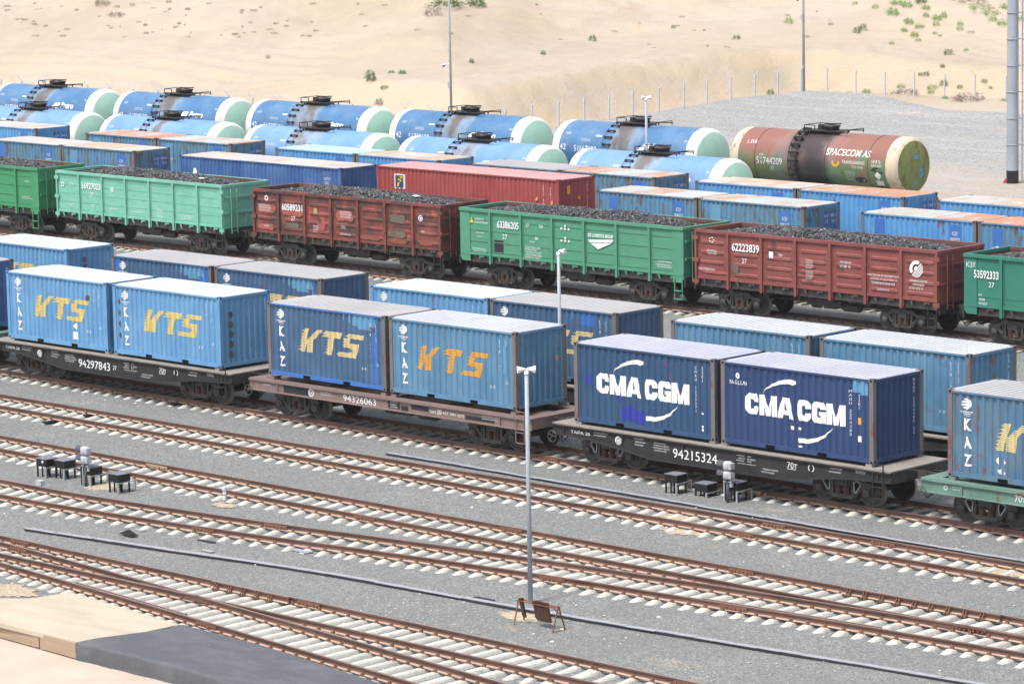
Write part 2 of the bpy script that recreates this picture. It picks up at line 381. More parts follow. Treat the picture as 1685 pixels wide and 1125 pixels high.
class Decal:
    """flat marks in (x, z) on a side; laid on the surface by a function y(x)"""
    def __init__(s): s.v = []; s.f = []; s.mi = []
    def poly(s, pts, mi=0):
        b = len(s.v); s.v += pts; s.f.append(tuple(range(b, b+len(pts)))); s.mi.append(mi); return s
    def rect(s, x0, x1, z0, z1, mi=0): return s.poly([(x0, z0), (x1, z0), (x1, z1), (x0, z1)], mi)
    def text(s, t, x, z, h, w=None, mi=0, bold=0., shear=0., center=False):
        vs, fs, (dw, dh) = text_polys(t, bold, shear)
        sx = (w/dw) if w else h/dh; sz = h/dh
        if center: x -= dw*sx/2
        b = len(s.v); s.v += [(x+a*sx, z+c*sz) for a, c in vs]
        for f in fs: s.f.append(tuple(b+i for i in f)); s.mi.append(mi)
        return s
    def vtext(s, t, x, z, h, step=None, mi=0, bold=0.):
        for i, ch in enumerate(t):
            if ch != ' ': s.text(ch, x, z-i*(step or h*1.35), h, mi=mi, bold=bold, center=True)
        return s
    def ellipse(s, x, z, rx, rz, mi=0, n=20): return s.poly([(x+rx*math.cos(2*math.pi*i/n), z+rz*math.sin(2*math.pi*i/n)) for i in range(n)], mi)
    def arc(s, x, z, r0, r1, a0, a1, mi=0, n=14):
        for i in range(n):
            a, b = R(a0+(a1-a0)*i/n), R(a0+(a1-a0)*(i+1)/n)
            s.poly([(x+r0*math.cos(a), z+r0*math.sin(a)), (x+r1*math.cos(a), z+r1*math.sin(a)), (x+r1*math.cos(b), z+r1*math.sin(b)), (x+r0*math.cos(b), z+r0*math.sin(b))], mi)
        return s
    def lines(s, x, z, w, n=3, h=.045, gap=.03, seed=0, mi=0):
        rr = random.Random(seed)
        words = ['КАПИТАЛЬНЫЙ РЕМОНТ', 'ДЕПОВСКОЙ РЕМОНТ', 'ЭКСПЛУАТАЦИЯ', 'ПОСТРОЕН 2012', 'ПРИПИСАН К ДОРОГЕ', 'АСТАНА КАЗ']
        for i in range(n): s.text(rr.choice(words), x+rr.uniform(0, .1)*w, z-i*(h+gap), h, w*rr.uniform(.6, .95), mi)
        return s
    def put(s, name, mats, parent, yf=None, y0=0., breaks=None, mapf=None, gap=.16):
        """every separate mark or line of writing becomes a part of its own"""
        B = []
        for f in s.f:
            X = [s.v[i][0] for i in f]; Z = [s.v[i][1] for i in f]; B.append([min(X)-gap/2, max(X)+gap/2, min(Z)-gap/2, max(Z)+gap/2])
        cl = []
        for i, b in enumerate(B):
            hit_ = [c for c in cl if b[0] < c[1][1] and b[1] > c[1][0] and b[2] < c[1][3] and b[3] > c[1][2]]
            idx, bb = [i], list(b)
            for c in hit_:
                idx += c[0]; bb = [min(bb[0], c[1][0]), max(bb[1], c[1][1]), min(bb[2], c[1][2]), max(bb[3], c[1][3])]; cl.remove(c)
            cl.append((idx, bb))
        ch = True
        while ch:
            ch = False
            for i in range(len(cl)):
                for j in range(i+1, len(cl)):
                    a, b = cl[i][1], cl[j][1]
                    if b[0] < a[1] and b[1] > a[0] and b[2] < a[3] and b[3] > a[2]:
                        cl[i] = (cl[i][0]+cl[j][0], [min(a[0], b[0]), max(a[1], b[1]), min(a[2], b[2]), max(a[3], b[3])]); del cl[j]; ch = True; break
                if ch: break
        out = Multi()
        for idx, bb in cl:
            d = Decal()
            for i in sorted(idx): d.poly([s.v[k] for k in s.f[i]], s.mi[i])
            out.o.append(d.put1(name, mats, parent, yf, y0, breaks, mapf))
        return out
    def put1(s, name, mats, parent, yf=None, y0=0., breaks=None, mapf=None):
        me = bpy.data.meshes.new(name); me.from_pydata([(a, 0, c) for a, c in s.v], [], s.f)
        for m_ in (mats if isinstance(mats, (list, tuple)) else [mats]): me.materials.append(m_)
        me.polygons.foreach_set('material_index', s.mi)
        if breaks and s.v:
            bm = bmesh.new(); bm.from_mesh(me)
            xs = [v[0] for v in s.v]; lo, hi = min(xs), max(xs)
            for b in breaks:
                if lo < b < hi: bmesh.ops.bisect_plane(bm, geom=bm.verts[:]+bm.edges[:]+bm.faces[:], plane_co=(b, 0, 0), plane_no=(1, 0, 0), dist=1e-5)
            bm.to_mesh(me); bm.free()
        for v in me.vertices:
            if mapf: v.co = mapf(v.co.x, v.co.z)
            else: v.co.y = (yf(v.co.x) if yf else 0)+y0
        me.update(); return link(name, me, parent)
def kts_letters(d, x, z, h=.84, w=.79, gap=.27, mi=0, seed=3):
    rr = random.Random(seed); n = 15
    def rows(L, t):
        if L == 'K':
            out = [(0., .28)]
            if t > .5: out.append((.34+(t-.55)*1.1, .68+(t-.5)*.95))
            else: out.append((.30+(.45-t)*.35, .72+(.5-t)*.25))
            if out[1][0] < .30: out = [(0, out[1][1])]
            return out
        if L == 'T': return [(0, 1.06)] if t > .76 else [(.36, .68)]
        if t > .80: return [(.12, 1.12)]
        if t > .60: return [(0, .36)]
        if t > .42: return [(.04, .94)]
        if t > .18: return [(.62, .96)]
        return [(-.22, .96)]
    for j, L in enumerate('KTS'):
        xo = x+j*(w+gap)
        for i in range(n):
            t = (i+.5)/n; sh = .26*t*h/.78
            for k, (a, b) in enumerate(rows(L, t)):
                e = (.16 if i % 2 else .02)*(1 if k == 0 else .3)
                za, zb = z+h*i/n, z+h*(i+.86)/n
                d.poly([(xo+sh+(a-e)*w, za+.01), (xo+sh+b*w, za), (xo+sh+b*w+.01, zb), (xo+sh+(a-e*.2)*w, zb)], mi)
def globe(d, x, z, r, mi=0):
    n = 12
    for i in range(n):
        t = -1+2*(i+.5)/n; hw = math.sqrt(1-t*t)*r; lo = -hw if i % 3 else -.05*r
        z0, z1 = z+r*(-1+2*i/n), z+r*(-1+2*(i+.97)/n)
        if i % 3 == 0: z1 = z0+(z1-z0)
        d.poly([(x+lo, z0-.02), (x+hw, z0), (x+hw, z1), (x+lo, z1-.02)], mi)
def ring_logo(d, x, z, r, mi=0):
    d.arc(x, z, r*.60, r, 62, 214, mi); d.arc(x, z, 0.001, r*.34, 58, 218, mi)
    ux, uz = math.cos(R(48)), math.sin(R(48)); nx, nz = uz, -ux
    for k in range(4):
        o0, o1 = (.0+k*.25)*r, (.14+k*.25)*r
        c0, c1 = math.sqrt(max(0, r*r-o0*o0)), math.sqrt(max(0, r*r-o1*o1))
        d.poly([(x+nx*o0-ux*c0, z+nz*o0-uz*c0), (x+nx*o1-ux*c1, z+nz*o1-uz*c1), (x+nx*o1+ux*c1, z+nz*o1+uz*c1), (x+nx*o0+ux*c0, z+nz*o0+uz*c0)], mi)


# ------------------------------------------------------------------ containers
W2 = 1.219
CL = 6.058
_cm = {}
def corr(x, L, pitch=.278, depth=.045):
    a = .17; b = L-.17
    if x <= a or x >= b: return 0.
    n = round((b-a)/pitch); p = (b-a)/n; t = ((x-a) % p)/p
    if t < .16 or t > .84: return 0.
    if t < .32: return depth*(t-.16)/.16
    if t < .68: return depth
    return depth*(.84-t)/.16
def corr_breaks(L, pitch=.278):
    a = .17; b = L-.17; n = round((b-a)/pitch); p = (b-a)/n
    return [a+i*p+t*p for i in range(n) for t in (.16, .32, .68, .84)]
def cmesh(key, fn, mats):
    k = key+tuple(m_.name for m_ in mats)
    if k not in _cm:
        if key not in _cm:
            mb = MB(); fn(mb); _cm[key] = mb
        _cm[k] = _cm[key].mesh(key[0], mats)
    return _cm[k]
def container(label, loc, side, roof, post=None, rail=None, end=None, L=CL, H=2.591, doors=None, group=None, decals=None, enddecals=None, panels=(), name='shipping_container', cat='container', inset=.035):
    t = thing(name, label, cat, loc, group)
    off = (-L/2, 0, 0); post = post or side; rail = rail or side; end = end or side
    def frame(mb):
        for x in (0, L):
            for s in (-1, 1):
                x0, x1 = (0.004, .16) if x == 0 else (L-.16, L-.004)
                y0, y1 = sorted((s*(W2-.004), s*(W2-.15)))
                mb.box(x0, x1, y0, y1, .118, H-.118, 0)
            x0, x1 = (0.006, .10) if x == 0 else (L-.10, L-.006)
            mb.box(x0, x1, -W2+.16, W2-.16, .02, .16, 1); mb.box(x0, x1, -W2+.16, W2-.16, H-.12, H-.03, 1)
        for s in (-1, 1):
            y0, y1 = sorted((s*(W2-.008), s*(W2-.06)))
            mb.box(.165, L-.165, y0, y1, .02, .165, 1)
            mb.box(.165, L-.165, y0, y1, H-.085, H-.025, 1)
            for fx in (L/2-1.03, L/2+1.03):
                y0, y1 = sorted((s*(W2-.006), s*(W2-.02))); mb.box(fx-.18, fx+.18, y0, y1, .025, .135, 2)
        mb.box(.1, L-.1, -W2+.06, W2-.06, .10, .155, 2)
    link('frame', cmesh(('frame', L, H), frame, (post, rail, M['dark'])), t, off)
    def side_w(mb):
        pts = [.16]+corr_breaks(L)+[L-.16]
        for i in range(len(pts)-1):
            a, b = pts[i], pts[i+1]
            ya, yb = -(W2-inset)+corr(a+1e-6, L), -(W2-inset)+corr(b-1e-6, L)
            mb.face([(a, ya, .16), (b, yb, .16), (b, yb, H-.08), (a, ya, H-.08)])
    w1 = link('side_wall', cmesh(('side_wall', L, H), side_w, (side,)), t, off)
    def side_b(mb):
        pts = [.16]+corr_breaks(L)+[L-.16]
        for i in range(len(pts)-1):
            a, b = pts[i], pts[i+1]
            ya, yb = (W2-inset)-corr(a+1e-6, L), (W2-inset)-corr(b-1e-6, L)
            mb.face([(b, yb, .16), (a, ya, .16), (a, ya, H-.08), (b, yb, H-.08)])
    link('side_wall', cmesh(('side_wall_far', L, H), side_b, (side,)), t, off)
    def roofw(mb):
        n = int((L-.2)/.235); p = (L-.2)/n
        for i in range(n):
            x = .1+i*p; P = [(x, 0), (x+.68*p, 0), (x+.74*p, -.04), (x+.94*p, -.04), (x+p, 0)]
            for (a, za), (b, zb) in zip(P[:-1], P[1:]):
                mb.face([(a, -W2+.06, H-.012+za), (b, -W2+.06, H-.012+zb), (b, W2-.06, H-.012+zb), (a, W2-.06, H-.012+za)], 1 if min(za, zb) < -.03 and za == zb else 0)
        for s in (-1, 1):
            y0, y1 = sorted((s*(W2-.01), s*(W2-.062))); mb.box(.17, L-.17, y0, y1, H-.03, H-.008)
            x0, x1 = (.012, .1) if s < 0 else (L-.1, L-.012); mb.box(x0, x1, -W2+.16, W2-.16, H-.032, H-.01)
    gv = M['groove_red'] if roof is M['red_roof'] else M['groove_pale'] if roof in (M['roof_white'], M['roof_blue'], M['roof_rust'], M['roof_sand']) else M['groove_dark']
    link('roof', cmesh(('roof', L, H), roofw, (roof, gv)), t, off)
    def endw(sgn):
        def f(mb):
            x = (L-.035) if sgn > 0 else .035
            a, b = -W2+.14, W2-.14; n = 8; p = (b-a)/n; P = [(a, 0)]
            for i in range(n): P += [(a+i*p+q*p, d) for q, d in ((.17, 0), (.32, .05), (.68, .05), (.83, 0))]
            P.append((b, 0))
            for (y0, d0), (y1, d1) in zip(P[:-1], P[1:]):
                q = [(x-sgn*d0, y0, .16), (x-sgn*d1, y1, .16), (x-sgn*d1, y1, H-.11), (x-sgn*d0, y0, H-.11)]
                mb.face(q if sgn > 0 else q[::-1])
        return f
    for sgn in (-1, 1):
        if doors == sgn or (doors is None and sgn < 0):
            x = L/2*sgn
            for s in (-1, 1):
                def dr(mb, s=s, sgn=sgn):
                    a, b = sorted((s*.01, s*(W2-.14))); xo = 0 if sgn > 0 else L
                    X = (L-.05, L-.02) if sgn > 0 else (.02, .05)
                    F = (L-.022, L-.005) if sgn > 0 else (.005, .022)
                    mb.box(X[0], X[1], a, b, .15, H-.11)
                    for y0, y1 in ((a, a+.05), (b-.05, b), ((a+b)/2-.03, (a+b)/2+.03)): mb.box(F[0], F[1], y0, y1, .15, H-.11)
                    for z in (.15, .75, 1.40, 2.05, H-.17):
                        for y0, y1 in ((a+.051, (a+b)/2-.031), ((a+b)/2+.031, b-.051)): mb.box(F[0], F[1]-.002, y0, y1, z, z+.06)
                dm = cmesh(('door', L, H, s, sgn), dr, (end,)); d = link('door', dm, t, off)
                def lk(mb, s=s, sgn=sgn):
                    X = L+.012 if sgn > 0 else -.012
                    for yy in (.25, .85):
                        mb.bar((X-sgn*.0, s*yy, .12), (X, s*yy, H-.12), .035, n=6)
                        mb.bar((X+.01*sgn, s*yy-.15, 1.1), (X+.01*sgn, s*yy+.05, 1.1), .03)
                link('locking_bar', cmesh(('locking_bar', L, H, s, sgn), lk, (M['aged'] if end.name.startswith('faded') else end,)), d)
        else:
            link('end_wall', cmesh(('end_wall', L, H, sgn), endw(sgn), (end,)), t, off)
    def cast(mb):
        mb.box(-.089, .089, -.081, .081, -.059, .059)
        for a in (-1, 1):
            mb.box(a*.0905-.002, a*.0905+.002, -.03, .03, -.035, .035, 1); mb.box(-.04, .04, a*.0825-.002, a*.0825+.002, -.03, .03, 1)
        mb.box(-.05, .05, -.03, .03, .058, .0608, 1)
    cm = cmesh(('corner_casting',), cast, (M['post'] if post is M['post'] else post, M['dark']))
    for x in (.087, L-.087):
        for y in (-W2+.079, W2-.079):
            for z in (.057, H-.055): link('corner_casting', cm, t, (x-L/2, y, z))
    yf = lambda x: -(W2-inset)+corr(x, L)-.005
    for (x0, x1, mt) in panels:
        mb = MB(); mb.box(x0, x1, -(W2-inset)-.008, -(W2-inset)+.01, .30, H-.22); mb.build('flat_panel', mt, t, off)
    if decals:
        for ii, (nm, mt, fn, flat) in enumerate(decals):
            d = Decal(); fn(d)
            o = d.put(nm, mt, t, yf=(lambda x: -(W2-inset)-.012) if flat else yf, y0=-.003*(len(decals)-1-ii if nm != 'lettering' else len(decals)), breaks=None if flat else corr_breaks(L)); o.location = off
    if enddecals:
        for nm, mt, fn in enddecals:
            d = Decal(); fn(d); o = d.put(nm, mt, t, mapf=lambda a, c: (L+.004, a-W2, c)); o.location = off
    return t

def serial(txt, size='22G1'):
    def f(d):
        d.vtext(txt, 5.28, 2.18, .095, .118, bold=.01); d.vtext(size+' KZ', 5.58, 2.2, .07, .09); d.text('G1', 5.54, .82, .09); d.text('1-11', 4.85, .62, .10)
    return f
def kaz(d):
    globe(d, .66, 2.22, .17); d.rect(.46, .88, 1.96, 1.985); d.rect(.52, .82, 1.91, 1.93); d.rect(.56, .80, 1.86, 1.875)
    for i, ch in enumerate('KAZ'): d.text(ch, .70, 1.42-i*.53, .36, .28, bold=.03, center=True)
def kts_decals(txt, ymat, x=1.65, z=.98, gap=.27, seed=3, w=.79, size='22G1', extra=()):
    return [('lettering', M['white'], kaz, 0), ('logo', ymat, lambda d: kts_letters(d, x, z, seed=seed, gap=gap, w=w), 0),
            ('lettering', M['white'], serial(txt, size), 0)]+list(extra)
Z0 = 1.41
GLY = {'C': [[(0, .22), (.22, 0), (.8, 0), (1, .2), (1, .40), (.66, .40), (.62, .28), (.42, .26), (.36, .34), (.36, .66), (.42, .74), (.62, .72), (.66, .60), (1, .60), (1, .8), (.8, 1), (.22, 1), (0, .78)]],
       'G': [[(0, .22), (.22, 0), (1, 0), (1, .55), (.52, .55), (.52, .36), (.66, .36), (.66, .26), (.42, .26), (.36, .34), (.36, .66), (.42, .74), (.62, .72), (.66, .65), (1, .65), (1, .8), (.8, 1), (.22, 1), (0, .78)]],
       'M': [[(0, 0), (.32, 0), (.32, .62), (.50, 0), (.75, 0), (.93, .62), (.93, 0), (1.25, 0), (1.25, 1), (.85, 1), (.625, .40), (.40, 1), (0, 1)]],
       'A': [[(0, 0), (.36, 0), (.60, .80), (.60, 1), (.36, 1)], [(1.2, 0), (.84, 1), (.60, 1), (.60, .80), (.84, 0)], [(.414, .18), (.786, .18), (.72, .40), (.48, .40)]]}
def cma(d):
    for ch, x, w in (('C', .98, .54), ('M', 1.56, .54), ('A', 2.26, .56), ('C', 3.05, .54), ('G', 3.63, .56), ('M', 4.23, .57)):
        for P in GLY[ch]: d.poly([(x+a_*w, 1.03+b_*.65) for a_, b_ in P])
    U = [(1.68, 1.74, 1.73), (1.82, 1.90, 1.86), (2.05, 2.05, 1.96), (2.35, 2.18, 2.06), (2.65, 2.25, 2.11), (2.92, 2.26, 2.09), (3.00, 2.22, 2.13)]
    D = [(3.08, .47, .39), (3.15, .49, .34), (3.5, .49, .35), (3.85, .57, .45), (4.15, .70, .61), (4.36, .86, .82), (4.46, .95, .94)]
    for P in (U, D):
        for (a_, t1, b1), (c, t2, b2) in zip(P[:-1], P[1:]): d.poly([(a_, b1), (c, b2), (c, t2), (a_, t1)])

# train one (front row), near faces at y = 0
YC1 = W2
FRONT = [(-38.80, .08), (-23.76, .37), (-8.79, .19), (6.19, .26), (21.32, .2)]
def pos(c, gap, side, y, z=Z0, L=CL): return (c+side*(gap/2+L/2), y, z)
G1 = 'containers on the front container train'
container('dark blue container cut off by the left edge beside the first KTS container', pos(*FRONT[0], 1, YC1), M['royal'], M['roof_grey'], M['post'], group=G1,
          decals=[('lettering', M['white'], serial('KZTU 291204'), 0)], enddecals=[('lettering', M['white'], lambda d: d.vtext('KZTU 291204 7', 2.1, 2.2, .09, .12))])
def stains(d):
    rr = random.Random(4)
    for k in range(4): d.ellipse(.33, 1.95-k*.42, .09, .13, n=7)
placards = ('placard', M['white'], lambda d: d.poly([(3.98, .80), (4.12, .93), (4.26, .80), (4.12, .66)]).rect(3.98, 4.26, .30, .58), 0)
container('light blue container with yellow KTS and a white diamond placard below the S', pos(*FRONT[1], -1, YC1), M['kts_light'], M['roof_white'], group=G1,
          decals=kts_decals('KZTU 204118 3', M['yellow'], extra=[placards, ('stain', M['aged'], lambda d: d.ellipse(4.88, 1.92, .10, .12, n=7), 0)]))
container('light blue container with yellow KTS, right one on the wagon numbered 94297843', pos(*FRONT[1], 1, YC1), M['kts_light'], M['roof_white'], group=G1,
          decals=kts_decals('KZTU 204533 1', M['yellow'], x=1.72, extra=[('stain', M['aged'], stains, 0)]),
          enddecals=[('lettering', M['white'], lambda d: d.vtext('KZTU 204533 1', 2.16, 2.25, .08, .11)), ('stain', M['aged'], lambda d: [d.ellipse(.52, 1.9-k*.36, .11, .13, n=7) for k in range(5)])])
def patches(d):
    for a, b, z in ((3.88, 3.98, 2.28), (4.16, 4.3, 2.2), (4.36, 4.62, 2.12), (4.62, 5.2, 2.02), (5.2, 5.5, 2.14)): d.rect(a, b, z, 2.50)
container('dark blue container with pale yellow KTS and bright blue bottom rail', pos(*FRONT[2], -1, YC1, Z0+.06), M['kts_dark'], M['roof_grey'], M['post'], M['bright'], group=G1,
          decals=kts_decals('KZTU 290407 8', M['yellow2'], extra=[('paint_patch', M['patch'], patches, 0), ('paint_patch', M['bright'], lambda d: d.rect(5.36, 5.62, .2, 1.95), 0)]))
container('mid blue container with orange KTS beside the dark blue KTS container', pos(*FRONT[2], 1, YC1, Z0+.06), M['kts_mid'], M['roof_line'], M['post'], group=G1,
          decals=kts_decals('KZTU 290411 2', M['orange'], x=1.35, z=.92, gap=.42, w=.72, seed=8, extra=[('lettering', M['patch'], lambda d: d.rect(5.42, 5.62, 1.15, 2.1), 0)]),
          enddecals=[('lettering', M['chalk'], lambda d: d.vtext('KZTU 290411 2', 2.0, 2.2, .08, .11)), ('lettering', M['orange'], lambda d: d.rect(1.90, 1.98, 1.45, 1.62))])
container('navy blue container with white CMA CGM and small ultramarine patches', pos(*FRONT[3], -1, YC1), M['navy'], M['roof_lilac'], M['post'], group=G1,
          decals=[('logo', M['white'], cma, 0), ('paint_patch', NT('ultramarine_patch', .5).col(C(60, 70, 170, .7)).m, lambda d: d.rect(.5, .75, 1.28, 1.58).rect(2.05, 2.65, .28, .72).rect(2.65, 3.1, .2, .62).rect(1.9, 2.05, .82, 1.1), 0),
                  ('lettering', M['white'], lambda d: (d.vtext('CMAU 1235571', 5.22, 2.2, .085, .125), d.vtext('22G1', 5.5, 2.2, .09, .13), d.rect(5.46, 5.54, .78, .84), d.rect(5.46, 5.56, .25, .33), d.rect(5.46, 5.56, .36, .43)), 0)])
container('dark indigo container with white CMA CGM and the small word MAGELLAN', pos(*FRONT[3], 1, YC1), M['navy2'], M['roof_lilac'], M['post'], group=G1,
          decals=[('logo', M['white'], cma, 0), ('logo', M['white'], lambda d: (d.arc(.66, 2.17, .05, .1, 0, 360), d.poly([(.62, 2.13), (.70, 2.13), (.66, 2.2)]), d.text('MAGELLAN', .32, 1.90, .12, .72)), 0),
                  ('paint_patch', M['patch'], lambda d: d.rect(5.22, 5.52, 2.12, 2.5).rect(5.52, 5.84, 2.06, 2.5), 0),
                  ('sticker', M['white'], lambda d: d.rect(2.78, 2.94, .72, .83).rect(3.1, 3.22, .74, .82).rect(3.12, 3.24, .2, .26).rect(5.42, 5.58, .62, .8), 0),
                  ('sticker', M['orange'], lambda d: d.rect(5.42, 5.56, 1.15, 1.36), 0),
                  ('lettering', M['white'], lambda d: (d.vtext('MAGU 2294380', 5.15, 2.1, .085, .12), d.vtext('22G1', 5.47, 1.98, .09, .12)), 0)],
          enddecals=[('lettering', M['white'], lambda d: d.vtext('MAGU 2294380 22', 1.95, 2.3, .085, .115))])
container('weathered blue container cut off by the right edge, with KAZ and one orange letter', pos(*FRONT[4], -1, YC1), M['kts_old'], M['roof_grey'], M['post'], group=G1,
          decals=kts_decals('KZTU 203377 0', M['yellow2'], x=1.75, z=.95, extra=[('placard', M['white'], lambda d: d.poly([(1.72, .66), (1.84, .78), (1.84, .54)]).poly([(2.02, .72), (2.1, .62), (2.02, .56)]).poly([(1.78, .36), (1.9, .42), (1.9, .24)]).poly([(2.0, .36), (2.08, .32), (2.02, .24)]), 0)]))
container('weathered blue container beyond the right edge of the frame', pos(*FRONT[4], 1, YC1), M['kts_old'], M['roof_grey'], M['post'], group=G1)
# train two
YC2 = 5.598+W2
SEC = [(-39.53, .2), (-24.4, .19), (-9.45, .13), (5.47, .42)]
G2 = 'containers on the second container train'
container('light blue container with white roof behind the first KTS pair, cut off at the left', pos(*SEC[0], 1, YC2), M['kts_light'], M['roof_white'], group=G2,
          decals=kts_decals('KZTU 204021 5', M['yellow']), enddecals=[('lettering', M['white'], lambda d: d.vtext('KZTU 204021 5', 2.1, 2.2, .08, .11)), ('stain', M['aged'], lambda d: [d.ellipse(.9, 2.1-k*.3, .1, .12, n=7) for k in range(3)])])
container('dark blue container with bright blue right edge, left of the dark pair behind KTS containers', pos(*SEC[1], -1, YC2), M['kts_dark'], M['roof_grey'], M['post'], group=G2,
          decals=kts_decals('KZTU 290512 4', M['yellow2'], extra=[('paint_patch', M['patch'], patches, 0), ('paint_patch', M['bright'], lambda d: d.rect(5.3, 5.84, .2, 2.5).rect(.2, .55, .2, 2.5), 0)]))
container('dark blue container with pale top patch, right one of the pair behind KTS containers', pos(*SEC[1], 1, YC2), M['kts_dark'], M['roof_grey'], M['post'], group=G2,
          decals=kts_decals('KZTU 290477 9', M['yellow2'], extra=[('paint_patch', M['patch'], patches, 0)]), enddecals=[('lettering', M['patch'], lambda d: d.vtext('KZTU 290477', 1.9, 2.2, .09, .12))])
container('bright sky blue container with white roof behind the dark blue KTS container', pos(*SEC[2], -1, YC2), M['kts_light'], M['roof_white'], group=G2, decals=kts_decals('KZTU 204760 1', M['yellow']))
container('dark blue container with dusty grey roof right behind the pole with a single horn', pos(*SEC[2], 1, YC2), M['kts_dark'], M['roof_grey'], M['post'], group=G2,
          decals=kts_decals('KZTU 290128 6', M['yellow2'], extra=[('paint_patch', M['bright'], lambda d: d.rect(3.9, 4.05, 2.2, 2.5).rect(4.36, 5.0, 2.02, 2.46), 0)]), enddecals=[('lettering', M['patch'], lambda d: d.vtext('KZTU 290128', 1.9, 2.2, .09, .12))])
container('pale blue container with ribbed white roof behind the CMA CGM pair, left one', pos(*SEC[3], -1, YC2), M['kts_mid'], M['roof_line'], M['post'], group=G2, decals=kts_decals('KZTU 204390 2', M['yellow2'])[2:])
container('pale blue container with ribbed white roof behind the CMA CGM pair, right one', pos(*SEC[3], 1, YC2), M['kts_mid'], M['roof_line'], M['post'], group=G2,
          decals=kts_decals('KZTU 204391 8', M['yellow2'])[2:], enddecals=[('lettering', M['white'], lambda d: d.vtext('KZTU 2043918', 2.0, 2.3, .09, .12)), ('lettering', M['patch'], lambda d: d.rect(.35, .55, .5, 1.1).rect(.9, 1.05, 1.0, 1.3))])

# the two far container trains (rows behind the coal wagons)
YA, YB = 34.3+W2, 39.78+W2
G3, G4 = 'old blue containers on the train behind the coal wagons', 'old blue containers on the train in front of the tank wagons'
def oldbox(label, loc, grp, side='faded', roof='roof_rust', num='KZU 0041013', p1='bright', p2='patch'):
    dec = [('lettering', M['white'], lambda d: (d.text('КЗХ', 4.82, 1.92, .17, .3), d.text(num[-7:], 4.72, 1.66, .17, .5), d.text('KZ2210', 4.74, 1.4, .16, .46)), 1),
           ('emblem', M['white'], lambda d: (d.ellipse(.98, 1.55, .09, .09), d.text('КЗ', .70, 1.48, .13, .17), d.text('ТЖ', 1.1, 1.48, .13, .17)), 1)]
    ed = [('paint_patch', M['bright'], lambda d: d.rect(1.35, 1.72, 1.5, 2.3).rect(1.82, 2.2, 1.5, 2.3).rect(1.35, 1.72, .3, 1.35).rect(1.82, 2.2, .3, 1.35)),
          ('lettering', M['white'], lambda d: (d.text('КЗХ', 1.38, 2.0, .13, .28), d.text(num[-7:], 1.8, 2.0, .13, .38), d.text('KZ', 1.42, 1.76, .12, .2), d.text('2210', 1.86, 1.76, .12, .3)))]
    c = container(label, loc, M[side], M[roof], M['post'], M[side], group=grp, doors=1, decals=dec, enddecals=None, panels=((.72, 1.26, M[p2]), (4.66, 5.3, M[p1])))
    for nm, mt, fn in ed:
        d = Decal(); fn(d); o = d.put(nm, mt, c, mapf=lambda a, b: (CL-.0035 if nm == 'paint_patch' else CL+.001, a-W2, b)); o.location = (-CL/2, 0, 0)
    return c
rowa = [(-70.15, .06), (-25.0, .1), (-9.65, .1)]
oldbox('old blue container with sandy roof at the left edge behind the mid green coal wagon', pos(*rowa[0], -1, YA), G3, roof='roof_sand', num='0040772', p2='bright')
oldbox('old blue container with rusty doors just left of the long royal blue container', pos(*rowa[0], 1, YA), G3, roof='roof_sand', num='0040518')
oldbox('old blue container with orange rust across its roof, right of the long red container', pos(*rowa[1], -1, YA), G3, num='0041013', p2='bright')
oldbox('old blue container with bright blue door marks behind the coal wagon numbered 62223839', pos(*rowa[1], 1, YA), G3, num='0041162')
oldbox('sky blue container with rust streaked roof between the door marked one and the right edge', pos(*rowa[2], -1, YA), G3, 'faded2', num='0047073', p2='bright')
oldbox('old blue container cut off by the right edge, last one of its row', pos(*rowa[2], 1, YA), G3, num='0041350', p2='bright')
container('long royal blue container with dusty white roof behind the mint coal wagon', (-54.35, YA, Z0), M['royal'], M['roof_sand'], L=12.192, group='long containers behind the coal wagons',
          panels=((.9, 1.6, M['royal']), (10.9, 11.5, M['royal'])), decals=[('emblem', M['white'], lambda d: d.poly([(1.02, 1.62), (1.4, 1.62), (1.3, 1.98), (1.12, 1.98)]), 1), ('emblem', M['royal'], lambda d: d.arc(1.22, 1.8, .04, .08, 40, 320), 1), ('lettering', M['white'], lambda d: d.text('KZTU', 11.0, 1.95, .12, .4).text('2701', 11.0, 1.75, .12, .3), 1)])
container('long oxide red high container behind the brown and green coal wagons', (-39.6, YA, Z0), M['red'], M['red_roof'], L=12.192, H=2.896, group='long containers behind the coal wagons',
          decals=[('sign', M['white'], lambda d: d.rect(1.22, 1.92, 1.85, 2.55), 0), ('lettering', M['white'], lambda d: (d.vtext('FESU 5024409', 11.2, 2.5, .09, .13), d.vtext('45G1', 11.6, 2.4, .09, .13)), 0)],
          enddecals=[('lettering', M['white'], lambda d: d.vtext('FESU 5024409 45', 1.9, 2.6, .09, .125)), ('sticker', M['orange'], lambda d: d.rect(.56, .76, 2.18, 2.58).poly([(1.28, 1.9), (1.48, 1.9), (1.3, 2.12)]))])
e = [o for o in bpy.data.objects if o.get('label', '').startswith('long oxide red')][0]
d = Decal(); d.rect(1.29, 1.85, 1.9, 2.5); d.put('sign', M['navy2'], e, yf=lambda x: -W2+.025).location = (-6.096, 0, 0)
d = Decal(); d.poly([(1.42, 1.95), (1.52, 1.95), (1.66, 2.42), (1.50, 2.42)]).poly([(1.5, 2.32), (1.8, 2.36), (1.78, 2.46), (1.5, 2.44)]).poly([(1.46, 2.14), (1.72, 2.2), (1.7, 2.28), (1.48, 2.24)]); d.put('sign', M['signyel'], e, yf=lambda x: -W2+.018).location = (-6.096, 0, 0)
d = Decal(); d.poly([(10.62, 1.85), (10.82, 1.85), (10.8, 2.07)]).rect(11.66, 11.78, 1.72, 1.9); d.put('sticker', M['orange'], e, yf=lambda x: -W2+.02).location = (-6.096, 0, 0)
